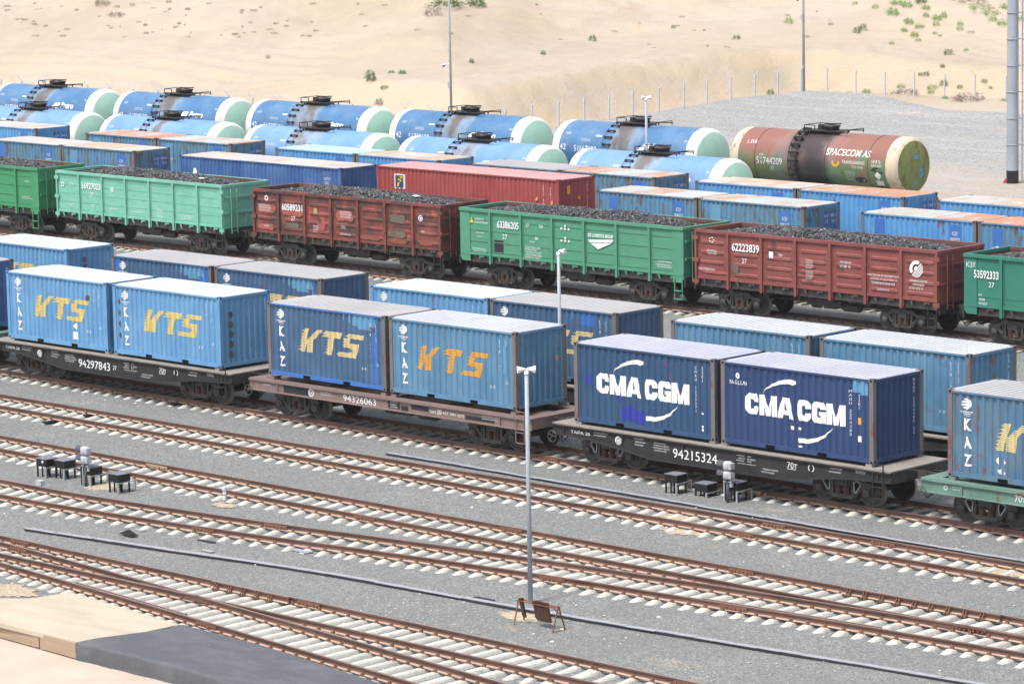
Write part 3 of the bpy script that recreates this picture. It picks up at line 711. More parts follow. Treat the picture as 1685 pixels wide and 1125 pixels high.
rowb = [(-85.5, .1), (-68.85, .1), (-53.1, .1), (-38.65, .1), (-23.9, .1), (-9.85, .1)]
LB = [('old blue container at the far left edge in front of the tank wagons, left one', 'old blue container with sandy roof and door end in front of the leftmost tank wagons'),
      ('left of the brown roofed container pair in front of the second sky blue tank wagon', 'brown roofed container with grey doors just above the long royal blue container'),
      ('bright blue container with pale roof behind the long royal blue container', 'sky blue container with small blue vent panel and brownish roof, touching the long red container'),
      ('grey blue container with lichen grey roof behind the long red container', 'grey blue container with bright orange rusty roof right of the long red container'),
      ('clean blue container with pale roof below the rightmost mint tank end cap', 'old blue container with orange stained roof in front of the rusty green tank wagon'),
      ('old blue container with pale roof cut off by the right edge below the big mast', 'old blue container beyond the right edge below the big mast')]
for i, ((cx, g), (l1, l2)) in enumerate(zip(rowb, LB)):
    sd = ['faded2', 'faded', 'faded2', 'faded', 'faded2', 'faded2'][i]; rf = [('roof_sand',)*2, ('roof_rust', 'roof_rust'), ('roof_blue', 'roof_sand'), ('roof_grey', 'roof_rust'), ('roof_sand', 'roof_rust'), ('roof_sand', 'roof_sand')][i]
    oldbox(l1, pos(cx, g, -1, YB), G4, sd, rf[0], '004%04d' % (2117+i*331)); oldbox(l2, pos(cx, g, 1, YB), G4, sd, rf[1], '004%04d' % (3055+i*217))

# ------------------------------------------------------------------ running gear
_mesh = {}
def once(k, fn, mats):
    if k not in _mesh:
        mb = MB(); fn(mb); _mesh[k] = mb.mesh(k, mats)
    return _mesh[k]
def f_wheelset(mb):
    for s in (-1, 1):
        y0 = s*.70
        mb.lathe([(.02, y0-s*.02), (.12, y0-s*.03), (.14, y0+s*.02), (.40, y0+s*.03), (.42, y0-s*.03), (.503, y0-s*.03)], 28, 'y', mi=0)
        mb.lathe([(.503, y0-s*.03), (.500, y0+s*.0), (.478, y0+s*.03), (.473, y0+s*.10)], 28, 'y', mi=1, smooth=True)
        mb.lathe([(.473, y0+s*.10), (.41, y0+s*.102), (.40, y0+s*.06), (.15, y0+s*.05), (.13, y0+s*.12), (.08, y0+s*.12)], 28, 'y', mi=0)
        mb.lathe([(.07, y0+s*.1), (.07, y0+s*.30), (.0, y0+s*.30)], 10, 'y', mi=0)
    mb.lathe([(.08, -.7), (.08, .7)], 10, 'y', mi=0)
def f_frame(s):
    def f(mb):
        y0, y1 = sorted((s*.93, s*1.09))
        top = [(-1.17, .70), (-1.10, .80), (-.62, .86), (-.52, .98), (.52, .98), (.62, .86), (1.10, .80), (1.17, .70), (1.05, .66), (.66, .72), (.48, .82), (-.48, .82), (-.66, .72), (-1.05, .66)]
        mb.prism([(x, z-.02) for x, z in top], y0, y1)
        for a in (-1, 1):
            mb.bar((a*.80, (y0+y1)/2, .70), (a*.42, (y0+y1)/2, .30), .11, .14); mb.bar((a*.40, (y0+y1)/2, .84), (a*.40, (y0+y1)/2, .32), .09, .13)
            mb.box(a*.925-.15, a*.925+.15, y0+.01, y1-.01, .34, .68)
            mb.lathe([(.0, s*1.14), (.13, s*1.14), (.15, s*1.10), (.15, s*1.0)], 12, 'y', (a*.925, 0, .475))
            # bright worn edge of the frame opening
            P = [(.74, .70), (.56, .44), (.48, .46), (.47, .72), (.56, .80), (.70, .76), (.74, .70)]
            for p0, p1 in zip(P[:-1], P[1:]): mb.bar((a*p0[0], s*1.095, p0[1]), (a*p1[0], s*1.095, p1[1]), .03, mi=1)
        mb.prism([(-.46, .34), (-.40, .22), (.40, .22), (.46, .34)], y0, y1)
        mb.box(-.30, .30, y0+.02, y1+.0, .60, .82)
    return f
def f_spring(mb):
    for x in (-.16, .16):
        for k in range(5): mb.lathe([(.07, .34+k*.055), (.115, .35+k*.055), (.115, .37+k*.055), (.07, .385+k*.055)], 10, 'z', (x, 0, 0))
        mb.lathe([(.07, .33), (.07, .62)], 8, 'z', (x, 0, 0))
def f_bolster(mb):
    mb.box(-.22, .22, -1.12, 1.12, .62, .80); mb.box(-.35, .35, -.35, .35, .80, .93)
    for s in (-1, 1): mb.bar((-.8, s*.55, .45), (.8, s*.55, .45), .07); mb.bar((s*.55, -.8, .42), (s*.55, .8, .42), .09)
def bogie(parent, x, light=False):
    b = link('bogie', once('bolster', f_bolster, [M['black2']]), parent, (x, 0, 0))
    ws = once('wheelset', f_wheelset, [M['black2'], M['tread']])
    for a in (-1, 1): link('wheelset', ws, b, (a*.925, 0, .475-.0))
    k = 'side_frame_light' if light else 'side_frame'
    for s in (-1, 1):
        link('side_frame', once(k+str(s), f_frame(s), [M['black2'], M['galv'] if light else M['aged']]), b)
        link('spring', once('spring', f_spring, [M['spring']]), b, (0, s*1.04, 0))
    return b
# wheelset mesh is centred on its axle; the profile above is drawn round the origin
def coupler(parent, x, s):
    def f(mb):
        mb.box(-.2, .42, -.11, .11, .94, 1.16); mb.prism([(.40, .90), (.78, .92), (.82, 1.04), (.74, 1.20), (.40, 1.20)], -.20, .10); mb.prism([(.45, .94), (.86, .98), (.86, 1.10), (.45, 1.16)], .10, .22)
        mb.bar((0.0, -.45, 1.25), (.45, -.2, 1.2), .03)
    def h(mb):
        P = [(.1, .35, .95), (.35, .36, .62), (.6, .33, .45), (.85, .25, .6), (.98, .1, .85)]
        for a, b in zip(P[:-1], P[1:]): mb.bar(a, b, .045, n=6)
    c = link('coupler', once('coupler', f, [M['black2']]), parent, (x, 0, 0)); c.rotation_euler.z = 0 if s > 0 else math.pi
    g = link('brake_hose', once('brake_hose', h, [M['hose']]), c)
    return c
def handwheel(parent, x, y, z, mt, axis='y'):
    mb = MB(); n = 14
    P = [(x+.19*math.cos(2*math.pi*i/n), y, z+.19*math.sin(2*math.pi*i/n)) for i in range(n)]
    for i in range(n): mb.bar(P[i], P[(i+1) % n], .022)
    for i in range(4): mb.bar((x, y, z), P[i*3], .02)
    mb.bar((x, y, z), (x, y+.5, z), .03); mb.build('hand_wheel', mt, parent)
def air_tank(parent):
    mb = MB(); mb.lathe([(0, -.5), (.14, -.47), (.18, -.38), (.18, .38), (.14, .47), (0, .5)], 14, 'x', (1.3, -.55, .72)); mb.lathe([(0, -.22), (.17, -.2), (.17, .2), (0, .22)], 12, 'x', (-.6, -.5, .72))
    mb.box(-.1, .5, -.7, -.3, .6, .9); mb.bar((-3.5, -.3, .75), (3.5, -.3, .75), .05); mb.bar((-3, .3, .7), (3, .3, .7), .05); mb.build('air_reservoir', M['black2'], parent)

# ------------------------------------------------------------------ flat wagons
def flat_wagon(label, cx, y, style='black', group=None, texts=None, light=False, dz=0, full=True):
    t = thing('flat_wagon', label, 'flat wagon', (cx, y, 0), group)
    fm = {'black': M['black'], 'brown': M['brown'], 'green': M['greenf']}[style]; H = 7.0
    def deck(mb):
        if style == 'black':
            mb.box(-H, H, -1.42, 1.42, 1.27, 1.315)
        else:
            for s in (-1, 1): mb.box(-H, H, *sorted((s*1.42, s*1.05)), 1.25, 1.30)
            for x in (-6.75, -3.2, -.0, 3.2, 6.75): mb.box(x-.25, x+.25, -1.05, 1.05, 1.255, 1.296)
            mb.box(-6.9, 6.9, -.35, .35, 1.16, 1.25)
        for x in (-6.0, -.25, .25, 6.0):
            for s in (-1, 1): mb.box(x-.12, x+.12, *sorted((s*1.22, s*1.05)), 1.30, 1.40, 0)
    link('deck', once('deck_'+style, deck, [M['deckwood'] if style == 'black' else fm]), t)
    def sill(s):
        def f(mb):
            if style == 'black':
                P = [(-H, 1.265), (-H, .98), (-5.2, .90), (-2.6, .58), (2.6, .58), (5.2, .90), (H, .98), (H, 1.265)]
            else:
                P = [(-H, 1.25), (-H, .90), (H, .90), (H, 1.25)]
            mb.prism(P, *sorted((s*1.385, s*1.36)))
            for a, b in zip(P[1:-2], P[2:-1]):   # bottom flange
                mb.bar((a[0], s*1.42, a[1]), (b[0], s*1.42, b[1]), .12, .03)
            mb.box(-H, H, *sorted((s*1.36, s*1.45)), 1.225, 1.268)
            for x in ((-6.5, -3.9, -1.3, 1.3, 3.9, 6.5) if style == 'black' else (-5.5, 5.55)): mb.box(x-.03, x+.03, *sorted((s*1.385, s*1.43)), .93, 1.22)
        return f
    for s in (-1, 1): link('side_sill', once('side_sill_%s%d' % (style, s), sill(s), [fm]), t)
    def cs(mb):
        mb.prism([(-6.9, 1.26), (-6.9, .95), (-4.2, .92), (-2.8, .62), (2.8, .62), (4.2, .92), (6.9, .95), (6.9, 1.26)], -.18, .18)
        for x in (-6.93, 6.93): mb.box(x-.06, x+.06, -1.355, 1.355, .92, 1.262)
        for x in (-4.86, 4.86, 0, -2.4, 2.4): mb.box(x-.12, x+.12, -1.3, 1.3, 1.0, 1.2)
    link('centre_sill', once('centre_sill_'+style, cs, [M['black2'] if style == 'black' else fm]), t)
    for x in (-4.86, 4.86): bogie(t, x, light)
    coupler(t, H, 1); coupler(t, -H, -1)
    air_tank(t)
    if full:
        mb = MB()
        for x in (6.75, 6.35): mb.bar((x, -1.47, 1.5 if x > 6.5 else 1.25), (x, -1.47, .45), .03)
        for z in (.45, .8): mb.bar((6.35, -1.47, z), (6.75, -1.47, z), .03)
        mb.bar((6.75, -1.47, 1.5), (6.35, -1.47, 1.5), .03); mb.build('step', fm, t)
        handwheel(t, -6.9, -1.55, .88, M['aged'])
    if texts:
        d = Decal(); texts(d); o = d.put('lettering', M['white'], t, y0=-1.392); 
    return t
def wt_black(num, extra='27'):
    def f(d):
        d.text(num, -1.75, .74, .30, 1.85); d.text(extra, .28, .82, .15); d.text('70т', 2.95, .96, .20); d.rect(2.95, 3.3, .93, .945)
        d.text('ТАРА 20', -6.2, 1.03, .11, .85); d.lines(-5.2, 1.14, .7, 2, .05, .03, 1); d.lines(-3.4, 1.14, .55, 3, .06, .04, 2); d.lines(-2.6, 1.10, .8, 4, .05, .03, 3); d.lines(.9, 1.10, .8, 4, .05, .03, 5); d.lines(1.9, .78, .8, 2, .06, .03, 6)
        d.lines(4.6, 1.12, .6, 2, .06, .03, 7); d.arc(3.9, 1.06, .09, .12, 0, 360); d.lines(5.6, 1.12, .5, 1, .09); ring_logo(d, -4.1, 1.02, .14)
    return f
GW = 'flat wagons of the front container train'
flat_wagon('flat wagon at the far left edge under the dark blue container', FRONT[0][0], YC1, 'green', GW)
flat_wagon('black flat wagon numbered 94297843', FRONT[1][0], YC1, 'black', GW, wt_black('94297843'))
def wt_brown(d):
    d.text('94326063', -2.1, .95, .23, 1.65); d.text('20', 2.55, .99, .16); d.text('ТАРА', 2.2, .99, .09, .3); d.text('НТ 70т (27)', 2.85, .98, .12, 1.0); d.arc(-3.75, 1.07, .10, .14, 0, 360); d.text('W', -3.75, 1.01, .1, center=True)
    d.lines(-3.3, 1.12, .8, 2, .05, .03, 2); d.lines(.25, 1.14, .5, 3, .05, .03, 4); d.lines(4.6, 1.12, 1.2, 2, .05, .03, 9); d.lines(-6.3, 1.08, .6, 1, .08, .03, 8)
w = flat_wagon('brown flat wagon numbered 94326063', FRONT[2][0], YC1, 'brown', GW, wt_brown)
for q_ in ((-5.2, -3.9, .94, 1.2), (.15, .75, .95, 1.2), (.8, 1.15, .93, 1.1), (1.3, 2.15, 1.02, 1.18), (3.9, 5.3, .96, 1.1)):
    d = Decal(); d.rect(*q_); d.put('black_panel', M['mark_black'], w, y0=-1.388)
flat_wagon('black flat wagon numbered 94215324 under the CMA CGM containers', FRONT[3][0], YC1, 'black', GW, wt_black('94215324', ''), True)
flat_wagon('pale green flat wagon at the right edge', FRONT[4][0], YC1, 'green', GW, lambda d: (d.text('70т', -3.6, .98, .2), d.lines(-3.1, 1.08, 1.2, 2, .06), d.lines(-5.9, 1.12, .5, 2, .05), d.arc(-6.1, 1.08, .05, .07, 0, 360)), True)
GW2 = 'flat wagons of the second container train'
for i, (cx, g) in enumerate(SEC):
    flat_wagon('black flat wagon of the second train under the '+['light blue container at the left edge', 'pair of dark blue containers', 'sky blue and dark blue containers', 'pair of pale blue containers'][i], cx, YC2, 'black', GW2)
for y, row, nm in ((YA, [-70.15, -54.35, -39.6, -25.0, -9.65], ['left old blue pair', 'long royal blue container', 'long red container', 'middle old blue pair', 'right sky blue pair']),
                   (YB, [r_[0] for r_ in rowb], ['leftmost pair', 'brown roofed pair', 'bright blue pair', 'lichen roofed pair', 'rust roofed pair', 'rightmost pair'])):
    for cx, l_ in zip(row, nm):
        flat_wagon('black flat wagon hidden below the '+l_+(' behind the coal wagons' if y == YA else ' in front of the tank wagons'), cx, y, 'black', 'flat wagons of the far container trains', full=False)

# ------------------------------------------------------------------ coal gondolas
YG = 30.12; GT = 3.53; GB = 1.46; GW_ = 1.50
def coal_mesh(seed, L):
    rr = random.Random(seed); mb = MB()
    def hz(x, y):
        a = max(0, 1-abs(x/(L/2-.15))**3.2); b = max(0, 1-abs(y/1.45)**1.7)
        return 3.02+.20*b+.50*a*(.45+.55*b)+.12*noise.noise(Vector((x*.7, y*.9, seed)))
    nx, ny = 90, 22; g = [[(-(L/2-.12)+(L-.24)*i/nx, -1.38+2.76*j/ny) for j in range(ny+1)] for i in range(nx+1)]
    vs = [(x, y, hz(x, y)-.05) for r_ in g for x, y in r_]
    mb.add(vs, [(i*(ny+1)+j, (i+1)*(ny+1)+j, (i+1)*(ny+1)+j+1, i*(ny+1)+j+1) for i in range(nx) for j in range(ny)])
    mb.box(-(L/2-.12), L/2-.12, -1.38, 1.38, 2.6, 2.75)
    ico = bmesh.new(); bmesh.ops.create_icosphere(ico, subdivisions=1, radius=1); iv = [v.co.copy() for v in ico.verts]; fi = [tuple(v.index for v in f.verts) for f in ico.faces]; ico.free()
    for k in range(6200):
        x = rr.uniform(-(L/2-.16), L/2-.16); y = rr.uniform(-1.36, 1.36); s = rr.uniform(.032, .072)*(1.35 if rr.random() < .12 else 1)
        rot = Matrix.Rotation(rr.uniform(0, 6.28), 3, Vector((rr.uniform(-1, 1), rr.uniform(-1, 1), rr.uniform(-1, 1))).normalized())
        sc = (s*rr.uniform(.7, 1.4), s*rr.uniform(.7, 1.3), s*rr.uniform(.5, .9))
        vs = []
        for v in iv:
            j = rr.uniform(.75, 1.2); p = rot @ Vector((v.x*sc[0]*j, v.y*sc[1]*j, v.z*sc[2]*j)); vs.append((x+p.x, y+p.y, hz(x, y)+p.z+rr.uniform(-.002, .002)))
        mb.add(vs, fi)
    return mb.mesh('coal', [M['coal']])
COALS = {}
def gondola(label, coal_label, cx, L, mt, style, texts, tmat='white', seed=1, pan=None, wear=()):
    t = thing('coal_wagon', label, 'open wagon', (cx, YG, 0), 'open coal wagons in one train')
    k = (style, L, mt.name); h = L/2; nb = 7; bw = L/nb; W = GW_
    def side(s):
        def f(mb):
            yi, yo = s*(W-.09), s*(W-.05)
            mb.box(-h, h, *sorted((yi, yo)), GB, GT-.02, 0)
            mb.box(-h+.06, h-.06, *sorted((yi-s*.006, yi-s*.02)), GB, GT-.06, 1)
            for i in range(nb):
                a, b = -h+i*bw+.13, -h+(i+1)*bw-.13
                if style == 'rib':
                    for z in (1.74, 2.16, 2.58, 3.0):
                        x0, x1 = a+.08, b-.08; yy, yk = yo, yo+s*.035
                        mb.add([(x0, yy, z), (x1, yy, z), (x0+.12, yk, z-.045), (x1-.12, yk, z-.045), (x0+.12, yk, z+.045), (x1-.12, yk, z+.045), (x0+.1, yy, z+.09), (x1-.1, yy, z+.09), (x0+.1, yy, z-.09), (x1-.1, yy, z-.09)],
                               [(8, 9, 3, 2), (2, 3, 5, 4), (4, 5, 7, 6), (0, 8, 2), (0, 2, 4), (0, 4, 6), (9, 1, 3), (3, 1, 5), (5, 1, 7)], 0)
                elif style == 'line':
                    for z in (1.62, 2.06, 2.56, 3.06): mb.prism([(a, z), (b, z), (b, z+.035), (a, z+.035)], *sorted((yo, yo+s*.022)), 0)
                elif style == 'seam':
                    for z in (1.62, 2.0, 2.42, 2.84, 3.2): mb.prism([(a, z), (b, z), (b, z+.018), (a, z+.018)], *sorted((yo, yo+s*.014)), 0)
                else: mb.prism([(a, 1.86), (b, 1.86), (b, 1.885), (a, 1.885)], *sorted((yo, yo+s*.016)), 0)
            mb.box(-h, h, *sorted((s*(W-.05), s*(W-.0))), GB-.01, GB+.10, 0)
            if style in ('line', 'plain'):
                for e in (-1, 1):
                    x0, x1 = sorted((e*h, e*(h-.62))); mb.prism([(x0, GT-.16), (x0, GB-.15 if e < 0 else GB-.30), (x0+(.12 if e < 0 else 0), GB-.30), (x1-(.12 if e > 0 else 0), GB-.30), (x1, GB-.15 if e > 0 else GB-.30), (x1, GT-.16)], *sorted((s*(W-.05), s*(W-.015))), 0)
        return f
    for s in (-1, 1): link('side_wall', once('gside%s%d' % (k, s), side(s), [mt, M['inner']]), t)
    def post(mb):
        mb.box(-.06, .06, -.05, .05, GB-.36, GT-.1); mb.box(-.10, .10, .035, .052, GB-.3, GT-.1)
    pm = once('gpost%s' % (k,), post, [mt])
    for s in (-1, 1):
        for i in range(1, nb):
            o = link('side_post', pm, t, (-h+i*bw, s*(W+.01), 0)); o.rotation_euler.z = 0 if s < 0 else math.pi
        if style in ('rib', 'seam'):
            def cpost(mb):
                mb.box(-.05, .05, -.05, .05, GB-.30, GT-.1)
                for z in (GB-.2, 2.15, 3.1): mb.box(-.16, .16, -.055, .03, z, z+.16)
            for e in (-1, 1): link('corner_post', once('gcpost%s' % (k,), cpost, [mt]), t, (e*(h-.06), s*(W-.0), 0))
    def rim(mb):
        for s in (-1, 1): mb.box(-h-.02, h+.02, *sorted((s*(W-.11), s*(W+.035))), GT-.13, GT, 0)
        for e in (-1, 1): mb.box(*sorted((e*(h-.10), e*(h+.045))), -W+.111, W-.111, GT-.132, GT-.002, 0)
        for s in (-1, 1): mb.box(-h+.1, h-.1, *sorted((s*(W-.112), s*(W-.125))), GT-.14, GT-.01, 1)
    link('top_rim', once('grim%s' % (k,), rim, [mt, M['inner']]), t)
    def end(e):
        def f(mb):
            mb.box(*sorted((e*(h-.06), e*(h-.01))), -W+.1, W-.1, GB-.1, GT-.13, 0)
            mb.box(*sorted((e*(h-.065), e*(h-.08))), -W+.1, W-.1, GB, GT-.13, 2)
            for z in (2.1, 2.85): mb.box(*sorted((e*(h-.01), e*(h+.07))), -W+.12, W-.12, z, z+.11, 0)
            if style == 'seam': mb.box(*sorted((e*(h-.01), e*(h+.04))), -.05, .05, 1.42, 2.1, 0)
            mb.box(*sorted((e*(h-.0), e*(h+.10))), -W+.02, W-.02, .98, 1.40, 1)
        return f
    for e in (-1, 1): link('end_wall', once('gend%s%d' % (k, e), end(e), [mt, M['black'], M['inner']]), t)
    def lad(mb):
        x = h+.13
        for y in (-1.05, -.68): mb.bar((x, y, 1.15), (x, y, GT-.2), .035)
        for i in range(6): mb.bar((x, -1.05, 1.3+i*.36), (x, -.68, 1.3+i*.36), .03)
    link('ladder', once('glad%s' % (k,), lad, [mt]), t)
    def stp(mb):
        for x in (h-.05, h-.48): mb.bar((x, -W-.02, 1.3), (x, -W-.02, .42), .04)
        for z in (.44, .80): mb.box(h-.48, h-.05, -W-.1, -W+.05, z, z+.03)
    link('step', once('gstep%s' % (k,), stp, [mt if style == 'line' or style == 'plain' else M['black']]), t)
    def hatch_(s):
      def hatch(mb):
        if 1:
            for i in range(nb):
                a = -h+i*bw
                for q, ty in ((.45, 0), (.85, 1), (1.25, 2), (1.6, 1)):
                    x = a+q*bw/1.83; y = s*(W-.03)
                    if ty == 0: mb.prism([(x-.1, GB), (x+.1, GB), (x+.06, GB-.1), (x+.1, GB-.26), (x-.02, GB-.12)], *sorted((y, y-s*.05)), 0)
                    elif ty == 1: mb.prism([(x-.05, GB), (x+.05, GB), (x, GB-.09)], *sorted((y, y-s*.04)), 0)
                    else: mb.prism([(x-.15, GB-.02), (x+.17, GB-.02), (x+.17, GB-.1), (x-.06, GB-.11), (x-.15, GB-.2)], *sorted((y, y-s*.05)), 0)
                mb.box(a+.12, a+bw-.12, *sorted((s*(W-.2), s*(W-.12))), 1.12, GB, 1)
      return hatch
    for s in (-1, 1): link('hatch_catches', once('ghatch%s%d' % (k, s), hatch_(s), [mt if style in ('line', 'seam') else M['aged'], M['black2']]), t)
    def under(mb):
        mb.box(-h+.1, h-.1, -W+.15, W-.15, 1.25, 1.40); mb.box(-h-.25, h+.25, -.25, .25, .88, 1.25)
        for i in range(nb+1): mb.prism([(-h+i*bw-.05, 1.25), (-h+i*bw-.05, .98), (-h+i*bw+.05, .98), (-h+i*bw+.05, 1.25)], -W+.2, W-.2) if 0 < i < nb else None
        mb.box(-.9, .9, -.8, -.3, .7, 1.0)
    link('underframe', once('gunder%s' % (k[1],), under, [M['black2']]), t)
    for x in (-4.33, 4.33): bogie(t, x)
    coupler(t, h+.15, 1); coupler(t, -h-.15, -1); air_tank(t)
    if pan:
        d = Decal(); pan(d, h, bw); d.put('painted_panel', M['mark_black'], t, y0=-W+.044)
    if texts:
        d = Decal(); texts(d, h, bw); d.put('lettering', [M[tmat], M['signyel'], M['redrag']], t, y0=-W+.008)
    for (x0, z0, w_, h_, mt_) in wear:
        rr = random.Random(int(x0*100)); d = Decal(); n = 14; P = []
        for i in range(n):
            t_ = 2*math.pi*i/n; cx_, cz_ = math.cos(t_), math.sin(t_); q_ = max(abs(cx_), abs(cz_)); P.append((-h+x0+w_/2*(cx_/q_)*(1+rr.uniform(-.10, .06)), z0+h_/2*(cz_/q_)*(1+rr.uniform(-.2, .1))))
        d.poly(P); d.put('paint_patch', M[mt_], t, y0=-W+.011)
    key = round(L, 1)
    if key not in COALS: COALS[key] = coal_mesh(seed, L)
    c = link('coal', COALS[key], None, (cx, YG, 0)); c.rotation_euler.z = 0
    tag(c, coal_label, 'coal', 'coal heaps in the open wagons')
    return t
def bay(h, bw, i): return -h+i*bw
def tx1(d, h, bw): d.lines(bay(h, bw, 6)+.7, 2.78, .5, 1, .07); d.lines(bay(h, bw, 6)+.35, 2.0, 1.1, 2, .07, .03, 2); d.lines(bay(h, bw, 4)+.35, 2.0, 1.1, 3, .07, .03, 5)
def tx2(d, h, bw):
    d.text('56927023', bay(h, bw, 1)+.18, 2.72, .32, 1.5, bold=.02); d.text('27', bay(h, bw, 1)+.85, 2.36, .2); d.arc(bay(h, bw, 0)+.5, 2.85, .07, .12, 0, 360)
    d.lines(bay(h, bw, 0)+.95, 2.95, .5, 3, .05); ring_logo(d, bay(h, bw, 2)+.8, 2.8, .13); d.lines(bay(h, bw, 1)+.8, 1.9, .4, 2, .06)
    d.lines(bay(h, bw, 4)+.5, 1.98, .6, 4, .07); d.lines(bay(h, bw, 3)+.3, 1.78, 1.1, 1, .06); d.lines(bay(h, bw, 2)+.5, 1.82, .8, 1, .07); d.lines(bay(h, bw, 5)+.3, 1.85, 1.2, 3, .05); d.lines(bay(h, bw, 0)+.9, 1.82, .5, 2, .06)
def tx3(d, h, bw):
    d.text('60589231', bay(h, bw, 1)+.2, 2.62, .32, 1.45, bold=.02); d.text('27', bay(h, bw, 1)+.85, 2.16, .2); d.arc(bay(h, bw, 0)+.95, 3.12, .07, .13, 0, 360)
    d.lines(bay(h, bw, 0)+.3, 2.72, 1.1, 3, .09); d.lines(bay(h, bw, 3)+.5, 2.75, 1.0, 3, .09); d.lines(bay(h, bw, 0)+.7, 1.75, .5, 1, .08); ring_logo(d, bay(h, bw, 6)+.5, 2.85, .15); d.lines(bay(h, bw, 6)+.5, 2.2, .3, 1, .1)
    d.lines(bay(h, bw, 3)+.5, 1.72, 1., 1, .08); d.lines(bay(h, bw, 3)+.6, 2.1, .4, 2, .06); d.lines(bay(h, bw, 2)+.5, 1.98, .5, 4, .06)
def tx4(d, h, bw):
    d.text('63386205', bay(h, bw, 1)+.42, 2.76, .32, 1.35, bold=.02); d.text('27', bay(h, bw, 1)+.75, 2.28, .22)
    d.poly([(bay(h, bw, 0)+.62, 2.88), (bay(h, bw, 0)+.86, 2.88), (bay(h, bw, 0)+.74, 3.12)], 1)
    d.text('СКОРОСТЬ', bay(h, bw, 0)+.92, 3.02, .09, .6); d.text('НЕ БОЛЕЕ 90 КМ/ЧАС', bay(h, bw, 0)+.92, 2.88, .09, 1.05); d.lines(bay(h, bw, 0)+.95, 2.42, .8, 1, .08, .04, 3); d.text('8  К  7', bay(h, bw, 0)+1.1, 2.24, .09)
    d.lines(bay(h, bw, 0)+.7, 1.70, 1.1, 2, .07); d.text('27', bay(h, bw, 2)+.3, 2.92, .14); d.text('70т', bay(h, bw, 2)+1.1, 2.92, .14)
    d.text('88', bay(h, bw, 2)+.85, 2.38, .13); d.lines(bay(h, bw, 2)+.5, 2.24, .4, 1, .08); d.lines(bay(h, bw, 2)+.2, 1.98, 1.2, 6, .085, .025, 12)
    for z in (2.95, 2.42):
        for q in (0, .22, .44): d.rect(bay(h, bw, 3)+.5+q, bay(h, bw, 3)+.6+q, z, z+.09)
        d.rect(bay(h, bw, 3)+.72, bay(h, bw, 3)+.82, z+.13, z+.22)
    x = bay(h, bw, 4)+.22
    d.poly([(x, 2.62), (x+1.5, 2.72), (x+1.42, 2.58), (x+.12, 2.5)]); d.poly([(x+.15, 2.47), (x+1.38, 2.55), (x+.6, 2.24)]); d.text('GZ LOGISTICS GROUP', x, 2.76, .15, 1.5, bold=.03)
    d.text('СТАНЦИЯ ПРИПИСКИ', bay(h, bw, 6)+.45, 1.94, .08, .8); d.lines(bay(h, bw, 6)+.3, 1.82, 1.1, 2, .07)
def tx5(d, h, bw):
    d.text('62223839', bay(h, bw, 1)+.2, 2.74, .34, 1.5, bold=.02); d.text('27', bay(h, bw, 1)+.75, 2.26, .2); d.lines(bay(h, bw, 0)+.6, 2.62, .7, 2, .09); d.lines(bay(h, bw, 0)+.1, 1.82, 1.2, 1, .1)
    for k in range(5): d.rect(bay(h, bw, 0)+.88+.12*math.cos(k*1.26), bay(h, bw, 0)+.95+.12*math.cos(k*1.26), 3.1+.1*math.sin(k*1.26), 3.15+.1*math.sin(k*1.26))
    d.rect(bay(h, bw, 2)+.4, bay(h, bw, 2)+.62, 2.6, 2.86); d.text('70т', bay(h, bw, 2)+.9, 2.68, .12); d.lines(bay(h, bw, 3)+.5, 2.62, .5, 4, .07); d.lines(bay(h, bw, 3)+.5, 2.15, .5, 4, .06)
    d.text('АРЕНДА 019', bay(h, bw, 4)+.5, 2.66, .1, .6); d.text('27 88 16', bay(h, bw, 4)+.5, 2.5, .1, .55)
    x = bay(h, bw, 5)+.1; d.text('СОБСТВЕННИК АО КАЗТЕМИРТРАНС', x, 2.28, .085, 1.6); d.text('АСТАНА, УЛ. Д.КУНАЕВА, 10', x+.15, 2.12, .085, 1.35); d.text('ТЕЛЕФОН 55 50 00 КАЗ', x+.2, 1.96, .11, 1.2); d.text('КАПИТАЛ 55', x+.5, 1.72, .07, .6)
    ring_logo(d, bay(h, bw, 6)+.75, 2.72, .34); d.text('ТРАНСТЕЛЕ', bay(h, bw, 6)+.4, 2.2, .09, .9); d.text('АРЕНДА', bay(h, bw, 6)+.55, 2.05, .09, .6); d.text('8 727 273 32', bay(h, bw, 6)+.4, 1.9, .09, .7)
def tx6(d, h, bw):
    d.text('КЗХ', bay(h, bw, 0)+.12, 3.0, .22, .45); d.text('53592333', bay(h, bw, 0)+.48, 2.6, .32, 1.2, bold=.02); d.text('27', bay(h, bw, 0)+1.2, 2.28, .2); d.text('РТ', bay(h, bw, 0)+.72, 1.88, .1); d.text('9928', bay(h, bw, 0)+.74, 1.72, .1); d.text('ЯРМ37', bay(h, bw, 0)+.72, 1.56, .1)
gondola('mid green open coal wagon cut off by the left edge', 'dark coal in the mid green wagon at the left edge', -71.32, 12.84, M['green1'], 'line', tx1)
gondola('pale mint green open coal wagon numbered 56927023', 'dark coal with one pale stone in the mint green wagon', -56.96, 12.84, M['mint'], 'seam', tx2)
gondola('scuffed rusty brown open coal wagon numbered 60589231', 'dark coal in the scuffed brown wagon numbered 60589231', -41.87, 12.84, M['brick'], 'rib', tx3, seed=3, wear=((.95, 2.62, 1.3, .42, 'pinkp'), (2.75, 2.60, 1.5, .46, 'pinkp'), (2.75, 1.92, .9, .3, 'olivep'), (4.75, 2.0, .6, .4, 'pinkp'), (4.4, 2.72, .28, .26, 'tanp'), (6.4, 2.62, 1.2, .5, 'pinkp'), (9.95, 2.74, 1.0, .42, 'olivep'), (9.9, 2.02, 1.2, .34, 'olivep'), (8.1, 1.72, 1.3, .22, 'orangep'), (9.9, 1.68, 1.3, .2, 'orangep'), (11.8, 1.74, .9, .25, 'orangep'), (.9, 1.75, 1.1, .3, 'pinkp')))
